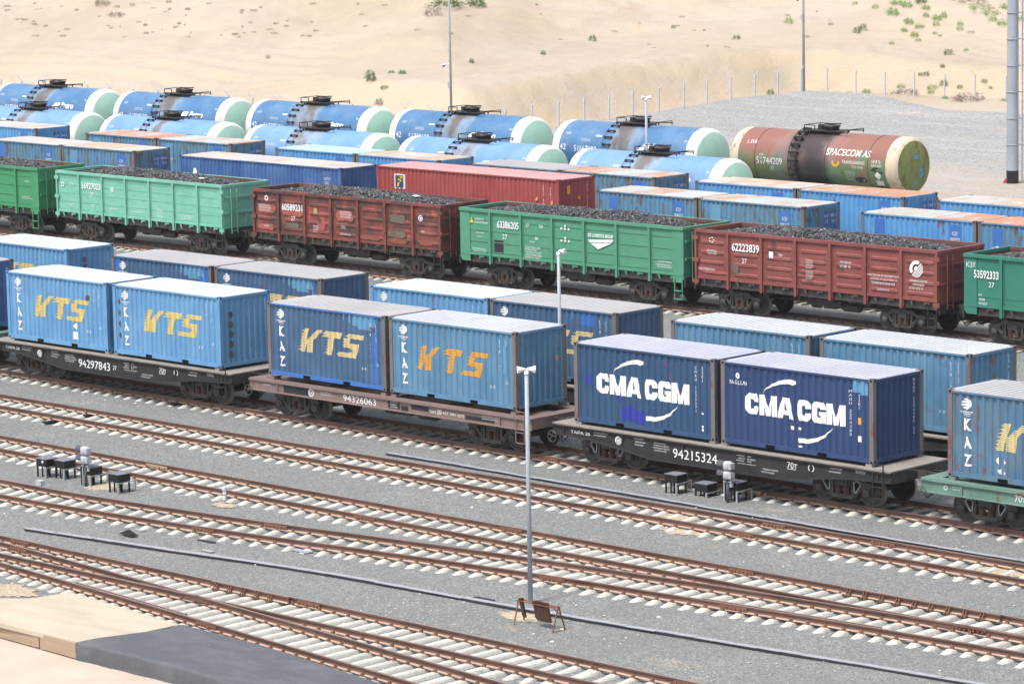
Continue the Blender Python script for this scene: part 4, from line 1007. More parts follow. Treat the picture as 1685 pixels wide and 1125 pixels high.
gondola('clean bright green open coal wagon numbered 63386205 with a white triangle logo', 'dark coal in the clean bright green wagon with triangle logo', -27.52, 13.44, M['green'], 'line', tx4, seed=2, pan=lambda d, h, bw: d.rect(bay(h, bw, 1)+.2, bay(h, bw, 1)+.78, 1.60, 2.2))
gondola('brick red open coal wagon numbered 62223839 with a white ring logo', 'dark coal in the brick red wagon with white ring logo', -13.70, 12.84, M['brick2'], 'rib', tx5, wear=((6.0, 2.62, .62, .32, 'pinkp'), (6.1, 2.42, .9, .12, 'pinkp'), (6.0, 2.0, .9, .12, 'pinkp'), (2.2, 2.0, .42, .4, 'olivep'), (1.1, 1.78, 1.3, .14, 'pinkp')))
gondola('sea green open coal wagon numbered 53592333 cut off by the right edge', 'dark coal in the sea green wagon at the right edge', .42, 12.84, M['green3'], 'plain', tx6)
for n_, (x, y, z, s) in (('mint', (-53.2, YG-.5, 3.62, .13)), ('scuffed brown', (-38.3, YG-.3, 3.66, .15))):
    mb = MB(); mb.lathe([(0, -.3), (.6, -.2), (1, .1), (.5, .45), (0, .5)], 7, 'z', smooth=False)
    mb.v = [(a*s*1.5, b*s, c*s*.7) for a, b, c in mb.v]; o = mb.build('pale_stone', M['white'], None, (x, y, z)); tag(o, 'pale stone lying on the coal in the %s wagon' % n_, 'stone')

# ------------------------------------------------------------------ tank wagons
TR = 1.45
def tank(label, cx, y, zt, kind, group, R_=TR, L=10.4, num=None, logo=True, seed=0):
    t = thing('tank_wagon', label, 'tank wagon', (cx, y, zt), group); zc = 4.33-R_
    h = L/2-.35; mt = {'d': M['tank_d'], 'c': M['tank_c'], 's': M['tank_s']}[kind]
    cap = M['cap2'] if kind == 's' else M['cap']; rg = M['ring2'] if kind == 's' else M['ring']
    mb = MB(); mb.lathe([(R_, -h+.42), (R_, h-.42)], 64, 'x', (0, 0, zc)); mb.build('tank_shell', mt, t)
    mb = MB()
    for x in (-h+1.5, h-1.5, -.9, .9) if kind != 'c' else (-h+1.5, h-1.5): mb.lathe([(R_, x-.02), (R_+.012, x-.012), (R_+.012, x+.012), (R_, x+.02)], 64, 'x', (0, 0, zc))
    mb.build('weld_band', M['hatchsteel'] if kind == 's' else mt, t)
    for e in (-1, 1):
        mb = MB(); P = [(R_, e*(h-.42)), (R_*.998, e*(h-.02)), (R_*.97, e*(h+.10)), (R_*.90, e*(h+.20)), (R_*.87, e*(h+.22))]
        mb.lathe(P if e > 0 else P, 64, 'x', (0, 0, zc)); mb.build('end_ring', rg, t)
        mb = MB(); P = [(R_*.868, e*(h+.222)), (R_*.6, e*(h+.31)), (R_*.3, e*(h+.355)), (0.01, e*(h+.37))]
        mb.lathe(P, 48, 'x', (0, 0, zc)); mb.build('end_cap', cap, t)
    top = zc+R_
    mb = MB()     # manhole platform
    mb.box(-1.0, 1.05, -.62, .62, top+.06, top+.10)
    for x in (-.85, .9):
        for y_ in (-.5, .5): mb.bar((x, y_, top-.12), (x, y_, top+.08), .05)
    mb.build('platform', M['hatchsteel'], t)
    mb = MB(); mb.lathe([(.36, top-.05), (.36, top+.24), (.42, top+.25), (.42, top+.32), (.1, top+.36), (0, top+.36)], 16, 'z', (.25, 0, 0)); mb.bar((.0, -.3, top+.4), (.6, .3, top+.4), .06); mb.box(-.55, -.3, -.12, .12, top+.08, top+.34); mb.build('manhole', M['hatchsteel'], t)
    mb = MB()
    for x in (-1.0, -.35): 
        for y_ in (-.62, .62): mb.bar((x, y_, top+.1), (x, y_, top+.34), .035)
    for y_ in (-.62, .62):
        mb.bar((-1.0, y_, top+.34), (-.35, y_, top+.34), .035); mb.bar((1.05, y_, top+.08), (1.75, y_, top+.10), .05); mb.bar((1.72, y_, top-.0), (1.72, y_, top+.2), .035)
    mb.bar((1.72, -.62, top+.2), (1.72, .62, top+.2), .035); mb.bar((-1, -.62, top+.34), (-1, .62, top+.34), .035)
    mb.build('railing', M['hatchsteel'], t)
    mb = MB()      # ladder curving down the side, open steps on brackets
    for i in range(15):
        a = R(12+i*7.6); r = R_+(.17 if kind == 's' else .10)
        for x in (-1.28, -.82):
            p = (x, -math.sin(a)*r, zc+math.cos(a)*r); q = (x, -math.sin(a)*(R_-.01), zc+math.cos(a)*(R_-.01))
            a2 = R(12+(i+1)*7.6); p2 = (x, -math.sin(a2)*r, zc+math.cos(a2)*r); mb.bar(p, p2, .03 if kind == 's' else .016)
            if i % 2 == 0: mb.bar(q, p, .10)
        if i % 2 == 0: mb.bar((-1.28, -math.sin(a)*r, zc+math.cos(a)*r), (-.82, -math.sin(a)*r, zc+math.cos(a)*r), .10 if kind == 's' else .06)
    mb.build('ladder', M['hatchsteel'], t)
    mb = MB(); mb.box(-5.7, 5.7, -.3, .3, .95, 1.28)
    for x in (-4.3, 4.3): mb.prism([(x-.3, 1.28), (x+.3, 1.28), (x+.3, zc-R_*.75), (x-.3, zc-R_*.75)], -1.25, 1.25)
    for e in (-1, 1): mb.box(*sorted((e*5.55, e*5.7)), -1.45, 1.45, 1.0, 1.3)
    mb.box(-2.2, 2.2, -1.55, -1.3, 1.66, 1.70); mb.box(-1.6, 1.6, -1.3, 1.3, 1.3, 1.65) if kind == 's' else None
    mb.build('underframe', M['black2'], t)
    for x in (-3.9, 3.9): bogie(t, x)
    coupler(t, 5.7, 1); coupler(t, -5.7, -1)
    def mp(a, b):     # b is the arc length up from the horizontal diameter
        th = b/R_; r = R_+.008; return Vector((a, -math.cos(th)*r, zc+math.sin(th)*r))
    d = Decal()
    if kind != 's':
        if logo: d.text('Petro', 2.05, .30, .36, 1.25, bold=.03, shear=.25); d.poly([(1.2, .34), (1.85, .34), (1.98, .60), (1.9, .64), (1.5, .60)]); d.poly([(1.1, .27), (1.8, .27), (1.82, .305), (1.18, .31)])
        if num: d.text('42', -4.35, .04, .3); d.text(num, -3.35, .0, .3, 1.6)
        d.text('КЗХ', -4.1, .88, .13); d.lines(-3.0, .62, .9, 2, .06); d.rect(-1.95, -1.55, .85, .93); d.text('70т', 4.15, .85, .11)
    else:
        d.text('SPACECOM AS', .95, .44, .36, 2.75, bold=.015, shear=.12); d.text('51744209', -3.45, -.22, .34, 1.65); d.text('27', -2.6, -.50, .18); d.text('L EVR', -4.2, .78, .2, .6)
        d.text('TRANSLEASING', 2.0, .08, .16, 1.4); d.text('ТЕЛ. 55 88', 2.6, -.12, .11, .7); d.text('НЕФТЬ', 3.85, .18, .17, .55); d.text('БЕНЗИН', 3.85, .0, .14, .6); d.lines(2.1, -.35, .8, 6, .06)
        d.poly([(4.0, -.42), (4.2, -.20), (4.4, -.42), (4.2, -.64)]); d.rect(4.0, 4.45, -.98, -.68)
        d.text('УБР', -3.3, .2, .09, .3)
    me = d.put('lettering', M['white'] if kind != 's' else M['ring'], t, mapf=mp)
    if kind == 's':
        d = Decal(); d.arc(1.6, .14, .13, .25, 170, 370); d.put('emblem', M['orange'], t, mapf=mp)
        d = Decal()
        d.ellipse(4.12, -.55, .48, .56, n=13); d.ellipse(3.1, -.72, .4, .18, n=9)
        d.put('stain', M['hatchsteel'], t, mapf=lambda a, b: Vector((a, -math.cos(b/R_)*(R_+.004), zc+math.sin(b/R_)*(R_+.004))))
        d = Decal(); d.rect(-.15, .2, .35, .55).rect(.25, .6, -.55, -.35).rect(.2, .55, -.3, -.1).rect(-.1, .2, -.85, -.7); X = h+.33
        d.put('label', M['patch'], t, mapf=lambda a, b: Vector((h+.384-.148*(a*a+b*b)/(.87*R_)**2, a, zc+b)))
    elif kind == 'd':
        d = Decal(); d.lines(.0, .1, .9, 3, .08); d.put('lettering', M['white'], t, mapf=lambda a, b: Vector((h+.384-.148*(a*a+b*b)/(.87*R_)**2, a, zc+b)))
    return t
YC_, YD = 46.1, 52.5; DZ = .62
GC, GD = 'sky blue tank wagons in the nearer row', 'deep blue tank wagons in the farther row'
for i, (x, l) in enumerate([(-87.3, 'sky blue tank wagon cut off by the left edge, in the nearer row'), (-75.05, 'sky blue tank wagon in the nearer row, second from the left edge'), (-62.6, 'sky blue tank wagon with a wide oil stain, third from left in nearer row'),
                            (-50.36, 'sky blue tank wagon in the nearer row just behind the long red container'), (-37.98, 'rightmost sky blue tank wagon of the nearer row, its mint end showing above the containers')]):
    tank(l, x, YC_, 0, 'c', GC)
for i, (x, l, n_) in enumerate([(-93.6, 'deep blue tank wagon at the far left of the farther row', '51739421'), (-81.57, 'deep blue tank wagon of the farther row, second from the left edge', '51739538'), (-69.55, 'deep blue tank wagon with rust marks on its shell, third in the farther row', '51739546'),
                                (-57.58, 'deep blue tank wagon of the farther row behind the thin camera mast, numbered 51739608', '51739608'), (-45.11, 'deep blue tank wagon numbered 51667600 behind the short white lamp post', '51667600')]):
    tank(l, x, YD, DZ, 'd', GD, num=n_)
tank('rusty red and green tank wagon lettered SPACECOM AS with a black oil stain', -32.49, YD, .85, 's', None, R_=1.42, L=10.9)

# ------------------------------------------------------------------ tracks
def interp(P):
    xs = [p[0] for p in P]; ys = [p[1] for p in P]; n = len(P)
    m_ = [(ys[min(i+1, n-1)]-ys[max(i-1, 0)])/(xs[min(i+1, n-1)]-xs[max(i-1, 0)]) for i in range(n)]
    def f(x):
        if x <= xs[0]: return ys[0]
        if x >= xs[-1]: return ys[-1]+(x-xs[-1])*m_[-1]
        for i in range(n-1):
            if x <= xs[i+1]: break
        hh = xs[i+1]-xs[i]; t = (x-xs[i])/hh
        return (2*t**3-3*t*t+1)*ys[i]+(t**3-2*t*t+t)*hh*m_[i]+(-2*t**3+3*t*t)*ys[i+1]+(t**3-t*t)*hh*m_[i+1]
    return f
GH = .79
RAILP = [(-.075, -.18), (-.075, -.168), (-.02, -.148), (-.010, -.12), (-.010, -.055), (-.036, -.042), (-.036, -.004), (-.03, 0), (.03, 0), (.036, -.004), (.036, -.042), (.010, -.055), (.010, -.12), (.02, -.148), (.075, -.168), (.075, -.18)]
def rail_mesh(name, f, x0, x1, step, parent, off=0, dz=0):
    n = max(1, int((x1-x0)/step)); mb = MB(); np_ = len(RAILP); rings = []
    for i in range(n+1):
        x = x0+(x1-x0)*i/n; s = (f(x+.05)-f(x-.05))/.1; L_ = math.hypot(1, s); nx, ny = -s/L_, 1/L_
        rings += [(x+nx*(off+a), f(x)+ny*(off+a), b+dz) for a, b in RAILP]
    fs = []; mi = []
    for i in range(n):
        for j in range(np_):
            k = (j+1) % np_; mb.f.append((i*np_+j, (i+1)*np_+j, (i+1)*np_+k, i*np_+k)); mb.mi.append(1 if j == 7 else 2 if j in (0, 1, 13, 14) else 0); mb.sm.append(False)
    mb.v = rings; mb.f += [tuple(range(np_)), tuple(range(n*np_, (n+1)*np_))[::-1]]; mb.mi += [0, 0]; mb.sm += [False, False]
    return mb.build(name, [M['rail'], M['railtop'], M['railfoot']], parent)
def sleeper_mb(hl, rails, w=.30, seed=0, bury=True):
    rr = random.Random(seed); mb = MB(); n = 24; w1 = w*.56; prof = []
    for i in range(n+1):
        y = -hl+2*hl*i/n
        z = -.192
        if bury and abs(y) < .60: z -= .062*(1-abs(y)/.60)**.6
        if hl-abs(y) < .36: z -= .10*((.36-(hl-abs(y)))/.36)
        prof.append((y, z+rr.uniform(-.003, .003), rr.uniform(-.01, .01)))
    vs = []
    for y, z, j in prof: vs += [(-w/2, y, -.33), (-w1/2-.02, y, z-.03), (-w1/2+.01+j, y, z), (w1/2+j-.01, y, z), (w1/2+.02, y, z-.03), (w/2, y, -.33)]
    fs = [(i*6+k, (i+1)*6+k, (i+1)*6+k+1, i*6+k+1)[::-1] for i in range(n) for k in range(5)]+[tuple(range(6))[::-1], tuple(range(n*6, n*6+6))]
    mb.add(vs, fs, 0)
    for y in rails:
        for s in (-1, 1):
            mb.box(-.05, .05, y+s*.085-.03, y+s*.085+.03, -.20, -.135, 1); mb.lathe([(.022, -.14), (.022, -.085), (0, -.08)], 6, 'z', (0, y+s*.10, 0), 1)
        mb.box(-.09, .09, y-.12, y+.12, -.196, -.183, 1)
    return mb
SLM = [sleeper_mb(1.35, (-GH, GH), seed=i).mesh('sleeper', [M['sleeper'], M['clip']]) for i in range(4)]
def fishplate(parent, f, x, off, dz=0, mt='plate', L=.9):
    def g(mb):
        for s in (-1, 1):
            mb.box(-L/2, L/2, *sorted((s*.012, s*.055)), -.145, -.045)
            for k in range(6): mb.box(-L/2+.09+k*(L-.18)/5-.025, -L/2+.09+k*(L-.18)/5+.025, *sorted((s*.055, s*.085)), -.12, -.075)
    o = link('fishplate', once('fishplate_'+mt+str(L), g, [M[mt]]), parent, (x, f(x)+off, dz)); o.rotation_euler.z = math.atan((f(x+.1)-f(x-.1))/.2)
def track(label, f, x0, x1, sx0, sx1, pitch=.625, group='railway tracks', straight=True, joints=(), dz=0, cat='railway track', skip=None, sleepers=True, ph=0.):
    t = thing('railway_track', label, cat, (0, 0, 0), group)
    for off in (GH, -GH): rail_mesh('rail', f, x0, x1, x1-x0 if straight else 1.0, t, off, dz)
    rr = random.Random(int(x0*7+f(0)*13)); n = 0; x = sx0+ph
    while sleepers and x < sx1 and n < 100:
        if not (skip and skip(x)):
            a = math.atan((f(x+.1)-f(x-.1))/.2)
            o = link('sleeper', rr.choice(SLM), t, (x+rr.uniform(-.02, .02), f(x)+rr.uniform(-.03, .03), dz+rr.uniform(-.008, .006))); o.rotation_euler.z = a+rr.uniform(-.012, .012)+(math.pi if rr.random() < .5 else 0); n += 1
        x += pitch
    mb = MB()       # sleepers beyond the picture
    for a, b in ((x0, sx0), (x if sleepers else sx0, x1)):
        q = a+.3
        while q < b:
            y = f(q); mb.box(q-.1, q+.1, y-1.35, y+1.35, -.33+dz, -.2+dz); q += .625
    if mb.v: tag(mb.build('sleeper', M['sleeper'], t), kind='stuff')
    for (jx, off) in joints: fishplate(t, f, jx, off, dz)
    return t
cst = lambda y: (lambda x: y)
track('straight track under the front container train', cst(YC1), -130, 70, -33, 19, joints=[(-1.6, -GH), (16.5, -GH), (-19.0, -GH)])
track('empty straight track just in front of the container trains', cst(-3.98), -110, 70, -27.5, 22.5, joints=[(-8.2, GH), (-10.6, -GH), (11.2, GH), (15.3, GH), (11.3, -GH)])
fy4 = interp([(-40, -14.45), (-14, -14.45), (-9, -14.38), (-4, -13.95), (0, -13.48), (4, -12.88), (8, -12.3), (12, -11.85), (16, -11.5), (20, -11.22), (24, -10.97), (30, -10.6), (36, -10.2), (44, -9.8), (52, -9.5), (62, -9.41)])
Y3 = -9.41
t3 = track('straight main track of the middle turnout, with a check rail on brackets', cst(Y3), -90, 70, -20, 28, joints=[(5.6, GH), (14.6, GH), (.9, -GH), (19.2, GH), (23.8, -GH)], skip=lambda x: x > 4.0)
t4 = track('track branching off the middle turnout', fy4, -90, 62, -14.5, 28, straight=False, joints=[(-.3, GH), (-1.6, -GH), (11.2, -GH), (17.4, -GH)], skip=lambda x: x > 4.0)
def bearers(parent, fa, fb, x0, x1, pitch=.56):
    x = x0; rr = random.Random(5); cache = {}
    while x < x1:
        a, b = fa(x)+GH+.55, fb(x)-GH-.55; hl = (a-b)/2; c = (a+b)/2
        if fa(x)-fb(x) > 2.9:      # far enough apart: a sleeper under each
            for f in (fa, fb):
                o = link('sleeper', SLM[int(x*3) % 4], parent, (x, f(x), 0)); o.rotation_euler.z = rr.uniform(-.02, .02)
        else:
            rl = tuple(r_-c for r_ in (fa(x)+GH, fa(x)-GH, fb(x)+GH, fb(x)-GH))
            o = sleeper_mb(hl+rr.uniform(-.04, .04), rl, .34, int(x*10), False).build('bearer', [M['sleeper'], M['clip']], parent, (x, c, 0)); o.rotation_euler.z = rr.uniform(-.012, .012)
        x += pitch
bearers(t3, cst(Y3), fy4, 4.2, 28)
def check_rail(parent, y, x0, x1):
    rail_mesh('check_rail', cst(y), x0, x1, x1-x0, parent, 0, .02)
    n = int((x1-x0)/.56)
    def g(mb):
        mb.box(-.05, .05, -.12, .12, -.19, -.17)
        for s in (-.045, .045): mb.prism([(s-.012, -.17), (s+.012, -.17), (s+.012, .03), (s-.012, .03)], -.10, -.06); mb.bar((s, -.22, -.18), (s, -.07, .0), .025)
    for i in range(n): link('bracket', once('bracket', g, [M['plate']]), parent, (x0+.3+i*.56, y, 0))
check_rail(t3, Y3+GH-.12, 18.3, 23.6)
rail_mesh('check_rail', fy4, 16.2, 22.0, 1, t4, -GH+.13, .0)
fy6 = interp([(-60, -20.0), (-20, -20.03), (-12, -20.17), (-6, -20.45), (-2, -20.78), (2, -21.18), (6, -21.61), (10, -22.06), (14, -22.51), (18, -22.96), (22, -23.41), (28, -24.08), (60, -27.7)])
Y5 = -19.98
t5 = track('straight main track of the nearest turnout, beside the dark carpet platform', cst(Y5), -90, 70, -6, 26, joints=[(-4.4, GH), (8.3, GH), (22.0, GH)], skip=lambda x: x < 19)
t6 = track('track branching off the nearest turnout towards the camera', fy6, -60, 60, -6, 26, straight=False, joints=[(-3.6, GH), (3.2, GH), (8.1, -GH)], skip=lambda x: x < 19)
bearers(t5, cst(Y5), fy6, -8, 19, .56)
check_rail(t5, Y5+GH-.12, 4.4, 7.6)
rail_mesh('check_rail', fy6, 1.6, 7.0, 1, t6, -GH+.12, 0)
for parent, f, x in ((t3, cst(Y3), 23.3), (t5, cst(Y5), 6.3)):    # cast frogs where the two inner rails cross
    yy = (Y3-GH) if parent is t3 else (Y5-GH)
    mb = MB(); mb.prism([(x-1.4, -.17), (x+1.0, -.17), (x+.9, -.05), (x-1.3, -.05)], yy-.055, yy+.055)
    mb.box(x-.9, x-.1, yy-.11, yy+.11, -.13, -.07); mb.build('frog', M['rail'], parent)
track('track under the second container train', cst(YC2), -130, 70, -30, 18)
track('track under the open coal wagons', cst(YG), -150, 60, -69, -6.6)
track('track of the old blue containers behind the coal wagons', cst(YA), -160, 60, 0, 0, sleepers=False)
track('track of the container wagons in front of the tank wagons', cst(YB), -170, 60, 0, 0, sleepers=False)
track('track under the nearer row of tank wagons', cst(YC_), -180, 60, 0, 0, sleepers=False)
track('track under the farther row of tank wagons', cst(YD), -180, 60, 0, 0, sleepers=False, dz=DZ)

# ------------------------------------------------------------------ ground
def sheet(name, poly, z, mt, step=None):
    me = bpy.data.meshes.new(name); me.from_pydata([(x, y, z) for x, y in poly], [], [tuple(range(len(poly)))]); me.materials.append(mt)
    o = link(name, me); o['kind'] = 'structure'; return o
sheet('ground', [(-900, -500), (700, -500), (700, 60), (-900, 60)], -.62, M['sand'])
rr = random.Random(11)
edge = [(-30, -23.2), (-2, -23.3), (.5, -23.0), (1.6, -23.4), (2.6, -23.5), (4, -24.3), (12, -25.0), (24, -28), (40, -34), (120, -60)]
# ballast bed, gently uneven
def grid_ballast():
    xs = [-400, -200, -130]+[-120+i*1.5 for i in range(110)]+[60, 120, 300]; ys = [-23.4+i*.9 for i in range(81)]
    vs = []; fs = []
    for x in xs:
        for y in ys:
            z = -.262+.028*noise.noise(Vector((x*.35, y*.5, 0)))
            if y > 47.5: z += min(1, (y-47.5)/2.2)*.62
            if y > 48.9: z = -.262+.62
            vs.append((x, y, z-.01))
    n = len(ys)
    for i in range(len(xs)-1):
        for j in range(n-1): fs.append((i*n+j, (i+1)*n+j, (i+1)*n+j+1, i*n+j+1))
    me = bpy.data.meshes.new('ballast_ground'); me.from_pydata(vs, [], fs); me.materials.append(M['ballast']); o = link('ballast_ground', me); o['kind'] = 'structure'
grid_ballast()
sheet('ballast_ground', [(-200, -23.38), (-200, -24.3), (4, -24.3), (12, -25.0), (24, -28), (40, -34), (120, -60), (300, -60), (300, -23.38)], -.272, M['ballast'])

# back slope: fence polyline and the terrain behind it
FL = [(-420, 88), (-139, 82.6), (-90, 81.2), (-86.3, 84.5), (-88, 96.2), (-90.1, 106.3), (-91.4, 114.5), (-92, 122), (-87, 122.6), (-77, 123.8), (-60, 126), (0, 136), (140, 160)]
def fdist(x, y):
    best = 1e9; sg = 1
    for (ax, ay), (bx, by) in zip(FL[:-1], FL[1:]):
        dx, dy = bx-ax, by-ay; t = max(0, min(1, ((x-ax)*dx+(y-ay)*dy)/(dx*dx+dy*dy)))
        px, py = ax+t*dx, ay+t*dy; d_ = math.hypot(x-px, y-py)
        if d_ < best: best = d_; sg = 1 if dx*(y-ay)-dy*(x-ax) > 0 else -1
    return best*sg
def sm(a, b, t):
    t = max(0, min(1, (t-a)/(b-a))); return t*t*(3-2*t)
def hgt(x, y):
    n = fdist(x, y); V = Vector((x, y, 0))
    base = -.26+.12*noise.fractal(V*.16, 1, 2, 4)
    if n < 0:   # inside the fence: sand strip only where the fence stands off from the stone
        return base-.16+.42*sm(-13, -2, n)*sm(-90, -84, x)*(1 if y > 90 else 0)
    left = sm(-100, -128, x)
    base = -.16*(1-sm(0, 3, n))+base*.6
    w = 6.2+2.6*noise.noise(V*.06)+10*left
    emb = (3.0-.9*sm(-96, -80, x)-1.2*left)*sm(.3, w, n)
    d2 = max(0, n-w-7-4*noise.noise(V*.03)+14*left)
    hill = d2*.115+.0011*d2*d2*sm(10, 60, d2)
    und = (1.6*noise.fractal(V*.028+Vector((3, 8, 0)), 1, 2.1, 5)+.42*noise.fractal(V*.13, 1, 2.2, 4))*sm(0, 16, d2)
    rough = .15*noise.fractal(V*.55, .8, 2.1, 4)*sm(0, 2, n)*(1-.5*sm(8, 16, n))
    tr = .11*math.sin(n*2.4+3*noise.noise(V*.08))*sm(.42, .62, noise.noise(V*.05+Vector((9, 1, 0)))+.5)*sm(6, 9, n)-.22*abs(noise.noise(Vector((x*.22+y*.1, y*.05-x*.02, 7))))*sm(4, 9, n)
    return base+emb+min(hill, 60)+und+rough+tr
def terrain():
    az0 = math.atan2(_fw.x, _fw.y); angs = []
    a = -40
    while a < 26: angs.append(a); a += 4 if (a < -12 or a > 12) else .055
    rs = []; r = 150.
    while r < 900: rs.append(r); r *= (1.0032 if 215 < r < 420 else 1.02)
    vs = []; fs = []; n = len(rs)
    for a in angs:
        t = az0+R(a)
        for r in rs:
            x, y = CAMP.x+math.sin(t)*r, CAMP.y+math.cos(t)*r
            z = hgt(x, y) if y > 55 else -.9
            vs.append((x, y, z))
    for i in range(len(angs)-1):
        for j in range(n-1): fs.append((i*n+j, (i+1)*n+j, (i+1)*n+j+1, i*n+j+1))
    me = bpy.data.meshes.new('sand_hill'); me.from_pydata(vs, [], fs); me.materials.append(M['sand'])
    me.polygons.foreach_set('use_smooth', [True]*len(me.polygons)); o = link('sand_hill', me); o['kind'] = 'structure'
terrain()
def gravel():
    def zz(x, y): return -.10+.05*noise.noise(Vector((x*.3, y*.3, 2)))
    xs = [-300+i*3 for i in range(30)]+[-210+i*1.6 for i in range(150)]+[40, 80, 160]; ys = [48.7, 51, 54.5]+[57+i*1.5 for i in range(54)]; vs = []; fs = []; n = len(ys)
    for x in xs:
        for y in ys:
            z = zz(x, y)
            if y < 57: z = .349 if y < 55 else .2
            nd = fdist(x, y)+1.6*noise.noise(Vector((x*.12, y*.12, 5)))
            lim = 10.5*sm(-88, -70, x) if y > 90 else .5
            if nd > -lim: z -= .1*min(9, nd+lim)
            elif nd > -lim-5: z += .28*(1-abs(nd+lim+2)/3) if abs(nd+lim+2) < 3 else 0
            vs.append((x, y, z))
    for i in range(len(xs)-1):
        for j in range(n-1):
            fs.append((i*n+j, (i+1)*n+j, (i+1)*n+j+1, i*n+j+1))
    me = bpy.data.meshes.new('gravel_ground'); me.from_pydata(vs, [], fs); me.materials.append(M['gravel']); o = link('gravel_ground', me); o['kind'] = 'structure'
gravel()
def hit(u, v):       # the point of the ground seen at a place of the photograph
    d = ray(u, v); t = 150.
    for _ in range(700):
        p = CAMP+d*t
        if p.z < (hgt(p.x, p.y) if p.y > 60 else -.26): break
        t += .6
    lo, hi = t-.6, t
    for _ in range(8):
        mm = (lo+hi)/2; p = CAMP+d*mm
        if p.z < (hgt(p.x, p.y) if p.y > 60 else -.26): hi = mm
        else: lo = mm
    return CAMP+d*hi

# ------------------------------------------------------------------ fence
TOPS = [(1, 127), (35, 128), (70, 130), (106, 133), (143, 136), (180, 139), (218, 143), (259, 145), (297, 147), (336, 150), (375, 152), (415, 157), (455, 160), (494, 161), (537, 164), (579, 167), (622, 170), (666, 173), (710, 176), (752, 179), (792, 179), (831, 175), (875, 169), (919, 164), (961, 157), (1002, 152), (1041, 145), (1084, 140), (1125, 134), (1163, 129), (1202, 123), (1242, 119), (1280, 114), (1318, 110), (1361, 109), (1408, 113), (1456, 114), (1504, 115), (1554, 118), (1604, 119), (1655, 121), (1708, 123)]
fe = thing('perimeter_fence', 'long grey wire fence with forked post tops along the foot of the sand slope', 'fence')
FP = []
def fpost(mb):
    mb.bar((0, 0, -.4), (0, 0, 1.95), .085); 
    for s in (-1, 1): mb.bar((0, 0, 1.93), (s*.20, s*.20, 2.32), .035)
    mb.bar((0, 0, 1.7), (.02, .02, 1.97), .1)
fm = once('fence_post', fpost, [M['fence']])
for (u, v) in TOPS:
    p = at(u, v+2, 1.86); FP.append(p); link('post', fm, fe, (p.x, p.y, -.22))
mb = MB()
for a, b in zip(FP[:-1], FP[1:]):
    for z in (.35, .8, 1.25, 1.65): mb.bar((a.x, a.y, z-.2), (b.x, b.y, z-.2), .006)
    for s in (-.2, .2): mb.bar((a.x+s, a.y+s, 2.08), (b.x+s, b.y+s, 2.08), .006)
mb.build('wire', M['fence'], fe)

# ------------------------------------------------------------------ masts and lamp posts
def horn(parent, ang, z):
    mb = MB(); mb.lathe([(0, .04), (.055, .05), (.07, .16), (.10, .30), (.135, .40), (.15, .46), (.15, .50), (.125, .49), (.07, .36), (0, .34)], 18, 'x')
    mb.bar((0, 0, -.02), (.12, 0, -.0), .07)
    o = mb.build('horn', M['hornw'], parent, (0, 0, z)); o.rotation_euler = (0, R(4), ang); o.scale = (.50, .68, .68); return o
def horn_post(label, p, ztop, horns, w=.145, wtop=.115, base=-.3):
    t = thing('loudspeaker_post', label, 'loudspeaker post', (p[0], p[1], base))
    mb = MB(); mb.bar((0, 0, 0), (0, 0, ztop-base), w, n=8, w2=wtop); mb.box(-.16, .16, -.16, .16, .0, .06) 
    mb.build('pole', M['galv'], t)
    mb = MB(); mb.lathe([(wtop*.6, 0), (wtop*.6, .08), (0, .1)], 10, 'z', (0, 0, ztop-base-.04)); mb.build('pole_cap', M['hornw'], t)
    for a in horns: horn(t, a, ztop-base+.10)
    return t
p = at(873, 990); horn_post('tall grey pole with two white horns standing by the rack of brake shoes', p, 6.05, (R(48), R(-128)))
horn_post('grey pole with a single white horn in front of the bright green coal wagon', (-4.4, 3.95), 6.15, (R(20),))
horn_post('short grey pole with white double head in front of tank wagon 51667600', (-41.7, 49.3), 6.6, (R(48), R(-128)), .17, .13, .2)
def thin_mast(label, p, camz=None, w=.2):
    t = thing('camera_mast', label, 'mast', (p[0], p[1], -.3)); mb = MB()
    mb.bar((0, 0, 0), (0, 0, 14), w, n=8, w2=w*.6); mb.box(-.2, .2, -.2, .2, 0, .1); mb.build('pole', M['galv'], t)
    if camz:
        mb = MB(); mb.bar((0, 0, camz), (-.32, -.25, camz+.02), .05); mb.lathe([(0, .16), (.09, .14), (.12, .04)], 10, 'z', (-.34, -.27, camz-.12)); mb.build('camera_bracket', M['hornw'], t)
        mb = MB(); mb.lathe([(.11, .05), (.10, -.04), (0, -.10)], 10, 'z', (-.34, -.27, camz-.12)); mb.build('camera_dome', M['boxblack'], t)
        mb = MB(); mb.box(-.1, .12, -.2, -.05, camz-1.6, camz-1.2); mb.build('junction_box', M['galv'], t)
    return t
thin_mast('thin grey camera mast rising behind the deep blue tank wagon numbered 51739608', (-87.4, 80.3), 5.1)
thin_mast('thin grey mast at the corner of the fence above the rusty green tank wagon', (-91.0, 120.8), 7.3, .23)
mp_ = at(1666, 303, -.15)
t = thing('floodlight_mast', 'thick grey steel mast with black painted foot and a caged ladder at the right edge', 'mast', (mp_.x, mp_.y, -.15))
mb = MB(); mb.lathe([(.34, .75), (.30, 14), (.27, 22)], 20, 'z'); mb.build('pole', M['concpole'], t)
mb = MB(); mb.lathe([(.345, 0), (.345, .78)], 20, 'z'); mb.build('painted_foot', M['boxblack'], t)
mb = MB()
for k in range(14): mb.lathe([(.345, 2.2+k*1.48), (.36, 2.2+k*1.48), (.36, 2.27+k*1.48), (.345, 2.27+k*1.48)], 20, 'z'); mb.bar((.25, .2, 2.23+k*1.48), (.62, .55, 2.23+k*1.48), .05)
mb.build('clamp_ring', M['concpole'], t)
mb = MB()
